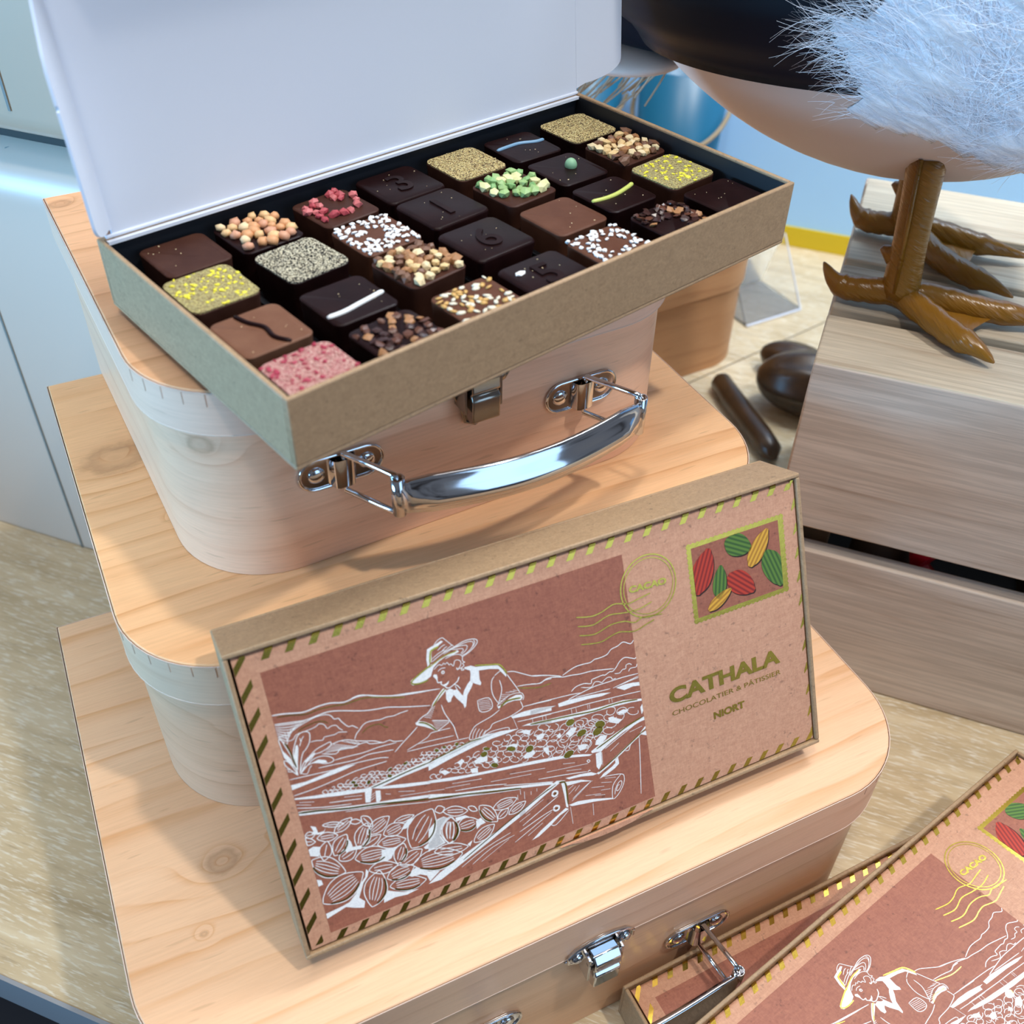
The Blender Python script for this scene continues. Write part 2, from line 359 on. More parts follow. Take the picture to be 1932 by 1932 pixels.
b.build('seam', plain('seam_grey', (128, 136, 134), .6), ap)
# ---------------------------------------------------------------- suitcases
def outline(W, Dp, r, ins=0., k=14):
    o = [(ins, -ins), (ins, -Dp+r)]; rr = r-ins
    for i in range(1, k+1): t = pi+i/k*pi/2; o.append((r+rr*cos(t), -Dp+r+rr*sin(t)))
    for i in range(k+1): t = 1.5*pi+i/k*pi/2; o.append((W-r+rr*cos(t), -Dp+r+rr*sin(t)))
    o.append((W-ins, -ins)); return o
def stadium(l, r, n=10):
    return [(l/2+r*cos(-pi/2+pi*i/n), r*sin(-pi/2+pi*i/n)) for i in range(n+1)]+[(-l/2+r*cos(pi/2+pi*i/n), r*sin(pi/2+pi*i/n)) for i in range(n+1)]
FR = Matrix(((1, 0, 0, 0), (0, 0, -1, 0), (0, 1, 0, 0), (0, 0, 0, 1)))   # local x,y -> x,z ; local z -> -y (outwards from the front)
def handle(root, x0, x1, z, yf, sh, out, M, bowd=.0095):
    """bail handle: two riveted plates, two wire loops and a sheet-metal grip"""
    hd = bpy.data.objects.new('handle', None); COL.objects.link(hd); hd.parent = root; hd.matrix_local = Matrix.Translation((0, yf, z)); hd.empty_display_size = .01
    hw = .0092
    for sx, x in ((1, x0), (-1, x1)):
        b = MB(); FM = Matrix.Translation((x, 0, 0)) @ FR
        o = stadium(.0205, .0072)
        o = [(a, c*(1 if abs(a) > .0045 else .95)) for a, c in o]
        b.prism(o, 0, .0011, M=FM)
        prof = [(-.0062, .0008), (-.0052, .0016), (-.0040, .0046), (-.0025, .0054), (.0025, .0054), (.0040, .0046), (.0052, .0016), (.0062, .0008)]
        n = len(prof); vs = []
        for (px, pz) in prof:
            for zz in (-.0066, .0066): vs.append(FM @ V((px, zz, pz)))
        b.add(vs, [(2*i, 2*i+2, 2*i+3, 2*i+1) for i in range(n-1)])
        rim = stadium(.0205, .0070, 10); b.tube([FM @ V((a, c, .0012)) for a, c in rim], .0008, 6, closed=True)
        pl = b.build('handle_plate', M, hd, smooth=False, bevel=.0003)
        for rx in (-.0105, .0105):
            b = MB(); b.ell(FM @ V((rx, 0, .0012)), (.0036, .0016, .0036)); b.build('rivet', M, hd, smooth=True)
        xo, yo = x+sh, -out
        loop = [(x, -.0040, hw), (x+(xo-x)*.85, yo*.86, hw), (x+(xo-x)*.95, yo*.95, hw), (xo, yo, hw-.0022), (xo, yo, 0), (xo, yo, -hw+.002), (x+(xo-x)*.96, yo*.97, -hw), (x+(xo-x)*.5, yo*.5+-.002, -hw), (x, -.0040, -hw), (x, -.0038, -hw+.002), (x, -.0038, hw-.002)]
        b = MB(); b.tube(loop, .00125, 8, closed=True, ref=(0, 0, 1)); b.build('wire_loop', M, hd, smooth=True)
    # grip: a bowed strip, rolled tubes at both ends
    n = 28; xa, xb = x0+sh, x1+sh
    gr = bpy.data.objects.new('grip', None); COL.objects.link(gr); gr.parent = root; gr.matrix_local = Matrix.Translation((0, yf, z)); gr.empty_display_size = .01
    for e in (xa, xb):
        b = MB(); b.tube([(e, -out, -.0088), (e, -out, .0088)], .0024, 12, cap=False); b.build('rolled_end', M, gr, smooth=True, solid=.0006)
    b = MB(); rows = []
    for i in range(n+1):
        t = i/n; x = xa+(xb-xa)*t; bow = -out-.0015-bowd*sin(pi*t); end = min(t, 1-t)*n/3
        hh = .0088*(1 if end >= 1 else .82+.18*end); dep = .0042*min(1, end)
        row = []
        for j in range(11):
            a = -pi*.5+pi*j/10
            q_ = -1+2*j/10; zz = hh*q_; yy = (-.0008*(1-abs(q_)) if abs(q_) > .72 else -.0008-dep*(.5+.5*cos(pi*q_/.72))**.8)
            row.append((x, bow+yy, zz))
        row = [(x, bow+.0022, -hh+.0012)]+row+[(x, bow+.0022, hh-.0012)]; rows.append(row)
    m = len(rows[0]); vs = [q for r in rows for q in r]
    b.add(vs, [(i*m+j, (i+1)*m+j, (i+1)*m+j+1, i*m+j+1) for i in range(n) for j in range(m-1)])
    g2 = b.build('grip_sleeve', M, gr, smooth=True, solid=.0007)
def latch(root, x, zl, yf, yb, M):
    lt = bpy.data.objects.new('latch', None); COL.objects.link(lt); lt.parent = root; lt.matrix_local = Matrix.Translation((x, 0, zl)); lt.empty_display_size = .01
    # keeper plate on the lid: arched crown with two ears
    top = [(-.0155, -.0035), (-.0155, .001), (-.012, .0048), (-.006, .0068), (0, .0075), (.006, .0068), (.012, .0048), (.0155, .001), (.0155, -.0035), (.012, -.006), (-.012, -.006)]
    b = MB(); FM = Matrix.Translation((0, yf, 0)) @ FR; b.prism(list(reversed(top))[::-1], 0, .0012, M=FM)
    b.tube([FM @ V((a, c, .0014)) for a, c in top[:9]], .0009, 6)
    kp = b.build('keeper_plate', M, lt, bevel=.0003)
    for s_ in (-1, 1):
        b = MB(); b.ell((s_*.0115, yf-.0018, -.0018), (.0028, .0016, .0028)); b.build('rivet', M, lt, smooth=True)
    # lower plate on the body: Y shape
    low = [(-.0155, -.0075), (-.0135, -.0105), (-.009, -.0125), (-.0062, -.019), (-.0045, -.0265), (0, -.0290), (.0045, -.0265), (.0062, -.019), (.009, -.0125), (.0135, -.0105), (.0155, -.0075)]
    b = MB(); FM = Matrix.Translation((0, yb, 0)) @ FR; b.prism(low, 0, .0012, M=FM); b.tube([FM @ V((a, c, .0014)) for a, c in low], .0008, 6)
    lp = b.build('latch_plate', M, lt, bevel=.0003)
    for q in ((-.0118, -.0088), (.0118, -.0088), (0, -.0262)):
        b = MB(); b.ell((q[0], yb-.0018, q[1]), (.0023, .0014, .0023)); b.build('rivet', M, lt, smooth=True)
    # swinging hasp
    b = MB(); y = min(yf, yb)
    pr = [(-.0012, .0005), (-.0055, .0018), (-.0086, -.0014), (-.0089, -.0065), (-.0074, -.0082), (-.0092, -.0100), (-.0086, -.0205), (-.0062, -.0222), (-.0030, -.0205), (-.0028, -.0120), (-.0020, -.0040)]
    n = len(pr)
    for (xa, xb, k) in ((-.0062, .0062, 1.),):
        vs = [(xa, y+a, c) for a, c in pr]+[(xb, y+a, c) for a, c in pr]
        b.add(vs, [(i, n+i, n+(i+1) % n, (i+1) % n) for i in range(n)]+[tuple(range(n)), tuple(reversed(range(n, 2*n)))])
    b.build('hasp', M, lt, bevel=.0006)
    b = MB()
    for s_ in (-1, 1): b.box((s_*.0078-.0006, y-.0062, -.017), (s_*.0078+.0006, yb if s_ else 0, .001))
    b.tube([(-.0084, y-.0048, -.004), (.0084, y-.0048, -.004)], .0011, 8)
    b.build('hinge_bracket', M, lt, bevel=.0002)
M_pale = plain('pale_edge', (232, 204, 184), .6)
M_kerf = plain('kerf_brown', (204, 168, 142), .8)
def suitcase(i, zb, lid_h, Mtop, Mside, label, Mlid=None):
    W, Dp, r = P['W%d' % i], P['D%d' % i], P['r%d' % i]; zt = P['z%d' % i]; e = .003; h = zt-zb
    a = 0 if i == 1 else P['a%d' % i]; ox, oy = (0, 0) if i == 1 else (P['x%d' % i], P['y%d' % i])
    root = empty('wooden_suitcase', Matrix.Translation((ox, oy, zb)) @ Matrix.Rotation(a, 4, 'Z'), label, 'suitcase')
    b = MB(); b.prism(outline(W, Dp, r, e), .0003, h-lid_h+.004, cap1=False); b.build('body', Mside, root)
    lid = MB(); lid.prism(outline(W, Dp, r, 0), h-lid_h, h-.0008, cap1=False)
    lo = lid.build('lid', Mlid or Mside, root)
    b = MB(); b.prism(outline(W, Dp, r, .0007), h-.006, h, side=True, cap0=False); b.build('lid_panel', Mtop, lo, bevel=.0006)
    b = MB(); oo = outline(W, Dp, r, .0002); b.tube([(x, y, h-.0006) for x, y in oo], .00022, 5, closed=True); b.build('lid_edge', M_pale, lo)
    b = MB(); oo = outline(W, Dp, r, .0001); b.tube([(x, y, h-lid_h+.0002) for x, y in oo], .0003, 5, closed=True); b.build('lid_lower_edge', M_pale, lo)
    # little kerf cuts round the front corners
    for cx, s0 in ((r, pi), (W-r, 1.5*pi)):
        b = MB()
        for k in range(1, 8):
            t = s0+k*pi/16; cy = -Dp+r; c_, s_ = cos(t), sin(t)
            M_ = Matrix.Translation((cx+(r)*c_, cy+(r)*s_, 0)) @ Matrix.Rotation(t, 4, 'Z')
            b.box((-.0022, -.00013, h-.0062), (.00012, .00013, h-.0010), M=M_)
        b.build('kerf_cuts', M_kerf, lo)
    return root, W, Dp, h, e
c3, W3, D3, h3, e3 = suitcase(3, 0., .030, W_top3, W_side3, 'largest pale wooden suitcase at the bottom of the stack, chrome latch on its front', W_band3)
latch(c3, .180, h3-.0275, -D3, -D3+e3, M_chrome)
handle(c3, .1275, .2370, .0425, -D3+e3, .003, .0285, M_chrome, .0035)
c2, W2, D2, h2, e2 = suitcase(2, Z3, .023, W_top2, W_side2, 'medium wooden suitcase in the middle of the stack with a dark knot on its corner', W_band2)
latch(c2, .148, h2-.021, -D2, -D2+e2, M_steel)
c1, W1, D1, h1, e1 = suitcase(1, Z2, .019, W_top1, W_side1, 'smallest wooden suitcase on top of the stack, carrying the open chocolate box', W_band1)
latch(c1, .122, h1-.0165, -D1, -D1+e1, M_steel)
handle(c1, .0638, .1735, .0458, -D1+e1, .0125, .0268, M_chrome)
# suitcase standing further back
r4 = empty('wooden_suitcase', Matrix.Translation((.245, .258, 0)), 'blurred wooden suitcase on the table behind the stack, beside the clear sign holder', 'suitcase')
b = MB(); b.prism(outline(.30, .17, .043, .0023), .0003, .085, cap1=False); b.build('body', W_far, r4)
b = MB(); b.prism(outline(.30, .17, .043, 0), .076, .102); lo = b.build('lid', W_far, r4, bevel=.0006)
# ---------------------------------------------------------------- confectionery boxes
ARTW = ('50 113,1018 41,-8 56,-17 29,-2 34,3 45,-3 49,-15 48,4 39,-8 40,-18 50,-18 46,-13 96,-18;40 113,982 61,-14 43,-9 36,1 46,1 44,-11 80,-31 51,-13 46,-9 60,-22 94,-30;40 396,981 29,1 23,-7 31,-16 60,-21 61,-13 63,-14 60,-13;35 113,977 51,-13 52,-9;35 113,969 47,-15 45,-2;35 113,962 44,-18 37,6;35 113,955 40,-21 30,13;35 113,947 37,-23 23,21;35 113,940 33,-27 16,29;35 113,932 29,-29 9,37;35 113,925 26,-32 1,44;35 113,928 16,2 17,-5 7,7 16,4 27,10 32,7 25,4 18,0 23,-4 16,-11 9,-17 15,-3 8,-17 19,-28 15,-2 18,-18;30 140,903 21,-1 16,14 30,1 24,1 19,3 14,6 16,-11 7,-18 14,4 18,-3 9,-16 11,-13;30 217,869 21,-2 23,-7 8,9 21,-2 18,-2 16,3 29,-10;35 373,819 10,18 15,12 16,14 20,5 28,-4 18,-4 26,1 25,-5 26,2 32,-1;35 146,760 -3,67 -16,68 -7,23 -7,0 0,-16 5,-44 13,-33 13,-33 3,-34;35 147,759 2,86 18,44 14,22 20,7 17,-7 4,-13 -8,-28 -17,-21 -14,-11 -13,-26 -16,-49;30 185,899 0,-17 -8,-14 15,25 8,8;35 154,763 22,36 26,17 28,17 33,7 22,3 0,-12 -18,-10 -25,-5 -22,0 -16,-14 -19,-6 -30,-37;35 155,759 48,36 32,6 29,-10 17,-17 -5,-11 -25,2 -27,15 -23,6 -26,-7 -19,-20;35 146,760 -8,31 -11,29 -14,13 0,-21 17,-28 14,-24;30 113,796 11,0 -8,-10 16,-7 12,-15;30 157,762 21,-10 13,17 11,9;35 285,831 32,2 30,-6 36,-19 29,-12 30,-12 28,-18 26,0 16,-12 34,-10;35 246,809 48,-20 25,15 38,-16 23,5 31,-2 13,-12 46,-13;40 286,834 92,-49;40 280,829 88,-42;40 274,824 84,-35;40 268,819 79,-28;40 263,813 74,-20;40 257,808 70,-13;35 325,831 47,-32;35 341,824 37,-27;35 357,818 26,-23;35 373,812 16,-20;35 283,766 49,-4 62,-8 57,0 69,-8;35 222,758 60,-9 76,-12 48,3 47,-8 50,-10;35 113,753 89,-13 72,-11 50,-1 62,-8 62,-11 30,-11;35 113,685 76,-2 79,4 80,6 79,-4 42,-3;30 733,1074 16,15 21,6 11,-12 15,-21 12,-15;30 745,1051 18,11 14,2;30 757,1040 18,13 8,0;30 765,1037 29,13 9,3;30 717,1025 29,14 27,6;35 715,1014 43,19 48,10 42,10 33,-2 17,-7 3,-12 -13,-14 -26,-15 -29,-9;30 764,1029 48,12 41,5 26,-4 6,-11 -11,-15 -22,-13 -20,-4;30 792,1038 33,2 29,-5 5,-10 -12,-13 -17,-8;30 887,1046 4,-14 -17,-16;30 798,1036 25,-6 16,-4 2,-9 -12,-8;30 716,981 14,10 10,3 9,-6 8,6 5,-7 9,5 6,-13 7,3 8,-13 8,18 12,1 10,-9 -1,-14 -13,-13 -5,6 1,-9 14,3 2,-11 10,0 -9,10 12,6 -5,11 10,1 -8,10 3,17 -14,13 -25,4 -28,-4;30 730,969 13,7 18,-3;40 744,965 8,-3 -1,-8 -7,1 -1,7 5,-2;45 717,961 -7,-4 9,-17 2,-15 15,-2 -5,-7 14,-16 5,-8 12,-3 19,7 15,8 9,15;35 781,896 11,-10 10,-18;30 783,890 6,-22 14,-30;35 675,833 -16,-15 -21,-6 -23,-12;35 675,833 17,3;35 669,829 19,0;35 664,825 20,-3;35 658,821 22,-6;35 653,816 23,-8;35 647,812 25,-11;35 642,808 26,-14;35 668,783 28,-11 37,-17 -26,-13 -27,-10;30 670,778 57,-25;30 672,771 47,-20;30 673,764 38,-16;30 674,757 29,-11;30 675,750 20,-7;30 677,743 10,-3;35 716,832 7,-42 22,-59 4,-31 4,-32;35 609,779 -28,-19 -45,-28 -31,-22;30 680,732 -25,2 -16,-12 -42,-12 -45,-10;30 655,734 43,-4 34,-5;30 597,709 71,-9 72,-11;30 551,694 77,-10 91,-15 77,-11;35 943,873 22,10 16,1;35 941,870 -13,-14 -7,-34 3,-33 14,-35;35 959,848 3,-34 -7,-26 -19,-37;35 993,860 12,-29 17,-39 10,-26;30 955,786 36,-12;30 951,779 33,-10;30 947,772 30,-8;30 943,764 26,-6;30 940,757 22,-4;30 936,750 19,-2;30 974,788 35,-10;30 990,787 28,-10;30 1006,787 21,-10;30 931,744 7,8 42,17 28,2 30,-9 6,-19 -6,-12;35 858,797 46,-6 8,-41 -25,-12 -29,13 0,46;35 861,791 44,-9;35 861,784 44,-10;35 861,777 45,-10;35 861,769 46,-10;35 861,762 46,-10;35 861,755 47,-11;35 937,726 -38,-15 -65,-13 -20,-16 -13,-17 -4,-17 10,-2;35 1027,730 5,-23 -6,-12 -51,-13 -33,-2 -42,-2 -13,-14 -23,-9 -9,-15;30 832,686 -16,-19 -7,-21;30 844,678 -15,-17 -8,-19;30 857,670 -15,-14 -8,-17;30 869,663 -14,-12 -8,-15;35 996,870 25,-7 28,-18 45,-29 34,-11 45,-15;35 1025,796 43,-8 51,-14 22,6 29,-3;40 1085,820 59,-19 59,-25 14,-10 34,-5 43,-9 48,-5 46,-11 54,-14;40 1080,786 38,-11 29,8 31,-3 39,-14;40 1218,773 53,16 39,0 34,-4 21,7 19,-2 36,3 22,16 30,4 28,9 30,-19 16,11;40 1244,691 23,13 36,1 30,-11 6,15 23,2 26,1 12,-4 21,7 13,-3 18,11 20,21 24,9 25,-11 20,-10 5,5;35 1288,693 43,-15 18,16 19,-4 12,-9 11,6 17,7 16,-5 5,-11 16,-1;35 1442,699 22,-'
'5 15,10 15,-1 4,15 15,1 10,-9;35 1505,686 10,11 26,-3 5,10 0,1;35 1065,700 92,-11 81,-10 43,-8;40 1228,662 36,5 33,4 50,5 65,-3 65,-3 69,-8;35 1426,639 64,6 56,5;35 1413,641 -70,8 -83,10;30 1433,640 74,3 39,1;35 1054,641 86,-11 88,-11 76,-7 97,-12 98,-13 47,-7;30 1063,638 -1,-20;30 1106,632 -1,-19;30 1120,630 -1,-19;30 1232,615 -1,-20;30 1252,612 0,-20;30 1304,608 -1,-19;30 1312,607 -1,-20;30 1401,601 -1,-20;30 1413,596 0,-19;35 1033,703 61,-8 61,-9;30 986,666 10,-50;30 1000,648 63,-10 82,-11;30 857,643 36,5 65,-9 0,-17;35 381,571 18,7;35 379,561 17,7;35 377,551 17,7;35 126,651 51,-19;35 228,606 59,-16 60,-17;35 285,606 65,-20;35 113,646 50,-22;35 113,632 88,-34 104,-30;35 485,545 61,-23;35 487,524 117,-29;35 436,556 18,-9;30 277,545 128,-34 190,-59;30 589,457 122,-34 133,-38 117,-32;35 695,492 118,-28;35 664,484 100,-22;35 847,436 170,-35;35 929,437 150,-34;35 597,498 63,-17;35 700,457 117,-28 91,-29;35 1043,365 122,-28 91,-24;35 1083,382 183,-34;35 1157,390 52,-15;35 1168,353 65,-18;35 803,467 7,-1;35 897,398 116,-40 91,-29;40 1262,362 8,2 6,-8 -8,-4 -6,10;40 1258,310 8,5 5,-4;35 1350,383 54,22 96,35;35 1372,363 44,23;35 1471,415 60,6;35 1438,338 18,-2 14,24 40,18;35 1511,377 -10,-104 -18,-164;35 1334,374 -5,-60;35 1328,259 77,-19 12,-22 -9,-31 -27,-34 -29,-14 3,44 13,29 37,28;35 1363,157 8,27 18,22 13,1 -2,-16 -16,-20 -11,1 8,19 10,3;35 1330,250 49,-15;35 1310,237 48,-17;35 1264,232 57,-17;35 1303,203 44,-11;35 1233,206 69,-19;35 1273,189 47,-14;35 1158,185 -1,-83;35 1259,156 -5,-55;35 1161,244 35,22;35 1161,266 26,11;35 1174,216 62,33 31,13;35 1189,246 25,20;35 1169,207 86,49;35 924,165 109,30 47,9;35 942,187 96,39 75,30;35 964,234 85,34;35 956,132 72,31;35 932,210 51,18;35 1062,139 23,-9 64,42;90 1089,276 10,9 14,-8 -4,-13 -14,-2 -8,13;90 1084,208 10,8 15,-8 -4,-13 -14,-1 -8,12;30 662,115 104,39 120,25;30 707,108 93,39 100,14;30 746,104 128,49;30 897,127 89,35 88,34;35 959,350 -1,-21;35 975,337 -4,-35;35 945,333 -3,-23;35 1003,325 -2,-15;35 1030,329 -3,-14;42 484,287 -4,24 -1,20 2,18 2,15 5,14 6,11 7,10 10,8 10,6 12,5 14,2 15,2 16,0 19,-4 4,-24 1,-19 -1,-18 -3,-16 -4,-14 -6,-12 -7,-10 -9,-9 -10,-6 -12,-5 -14,-3 -15,-1 -17,1 -20,5;35 495,323 10,21 12,20 15,16 16,15 19,11;35 505,310 14,17 15,17 14,17 15,16 14,17;35 515,298 19,12 16,14 15,17 12,19 10,22;42 635,239 -10,13 -6,12 -5,12 -3,10 -2,10 0,9 1,9 3,7 4,8 6,6 6,6 8,6 9,5 12,4 10,-14 6,-11 5,-12 3,-10 2,-10 1,-10 -1,-8 -3,-8 -4,-8 -5,-7 -7,-6 -8,-5 -9,-5 -13,-3;35 630,264 -1,17 1,16 3,15 5,14 7,13;35 639,260 3,15 3,15 3,15 3,15 3,15;35 649,255 7,14 5,14 3,15 1,16 -1,16;42 267,336 10,10 9,7 10,5 10,4 9,2 10,0 9,-1 10,-3 10,-4 10,-6 9,-7 10,-8 10,-9 10,-13 -10,-10 -10,-6 -10,-6 -9,-3 -10,-2 -10,-1 -10,1 -9,2 -10,4 -10,6 -9,6 -10,9 -9,9 -10,14;35 291,343 18,3 17,-1 17,-3 18,-5 17,-8;35 291,336 17,-2 18,-2 17,-2 18,-4 17,-5;35 291,328 17,-5 18,-4 17,-2 18,-2 17,-2;35 291,320 17,-8 18,-5 17,-3 18,-1 17,2;42 289,373 -4,14 -1,11 -1,11 1,9 1,9 3,7 3,7 5,6 6,5 6,5 7,3 8,3 9,2 11,1 3,-13 2,-12 0,-10 0,-10 -2,-9 -2,-8 -3,-7 -5,-6 -5,-5 -6,-5 -8,-3 -8,-3 -9,-2 -11,0;35 292,395 5,15 5,13 7,11 8,11 10,10;35 299,390 7,12 6,11 7,12 7,12 7,12;35 305,384 10,9 8,11 7,12 5,13 4,14;42 197,384 -1,13 0,10 2,9 2,8 2,7 4,6 4,5 5,4 6,3 7,3 7,1 7,1 8,0 10,-2 1,-12 -1,-10 -1,-9 -2,-8 -3,-7 -3,-7 -4,-5 -5,-4 -6,-4 -6,-2 -7,-2 -8,0 -8,0 -10,2;35 205,401 7,10 7,9 8,9 9,8 10,7;35 211,392 10,7 9,8 8,9 7,9 7,11;42 335,418 4,12 4,8 5,7 5,7 6,5 6,4 7,3 7,2 7,1 8,0 8,0 9,-2 8,-2 10,-5 -4,-11 -4,-8 -5,-7 -5,-7 -6,-5 -6,-4 -7,-4 -7,-2 -7,-1 -8,-1 -8,1 -8,2 -9,2 -10,5;35 349,432 11,8 12,7 12,5 12,3 13,3;35 352,426 12,5 12,5 12,5 12,5 12,5;35 355,419 13,2 12,4 12,5 12,6 11,8;42 392,390 4,9 5,7 6,6 5,4 6,4 6,2 6,1 6,0 7,-1 7,-2 7,-3 7,-4 8,-5 8,-6 -5,-10 -5,-6 -5,-6 -6,-5 -5,-3 -6,-3 -6,-1 -7,0 -6,0 -7,2 -7,3 -8,4 -7,5 -8,8;35 406,399 11,4 11,3 11,2 11,0 12,-1;35 408,392 11,1 11,2 11,1 12,2 11,1;35 409,385 12,-2 12,0 11,2 11,3 10,4;42 361,359 8,7 8,5 8,3 8,2 8,1 7,0 8,-2 8,-2 8,-3 8,-5 7,-5 8,-7 8,-7 8,-9 -8,-7 '
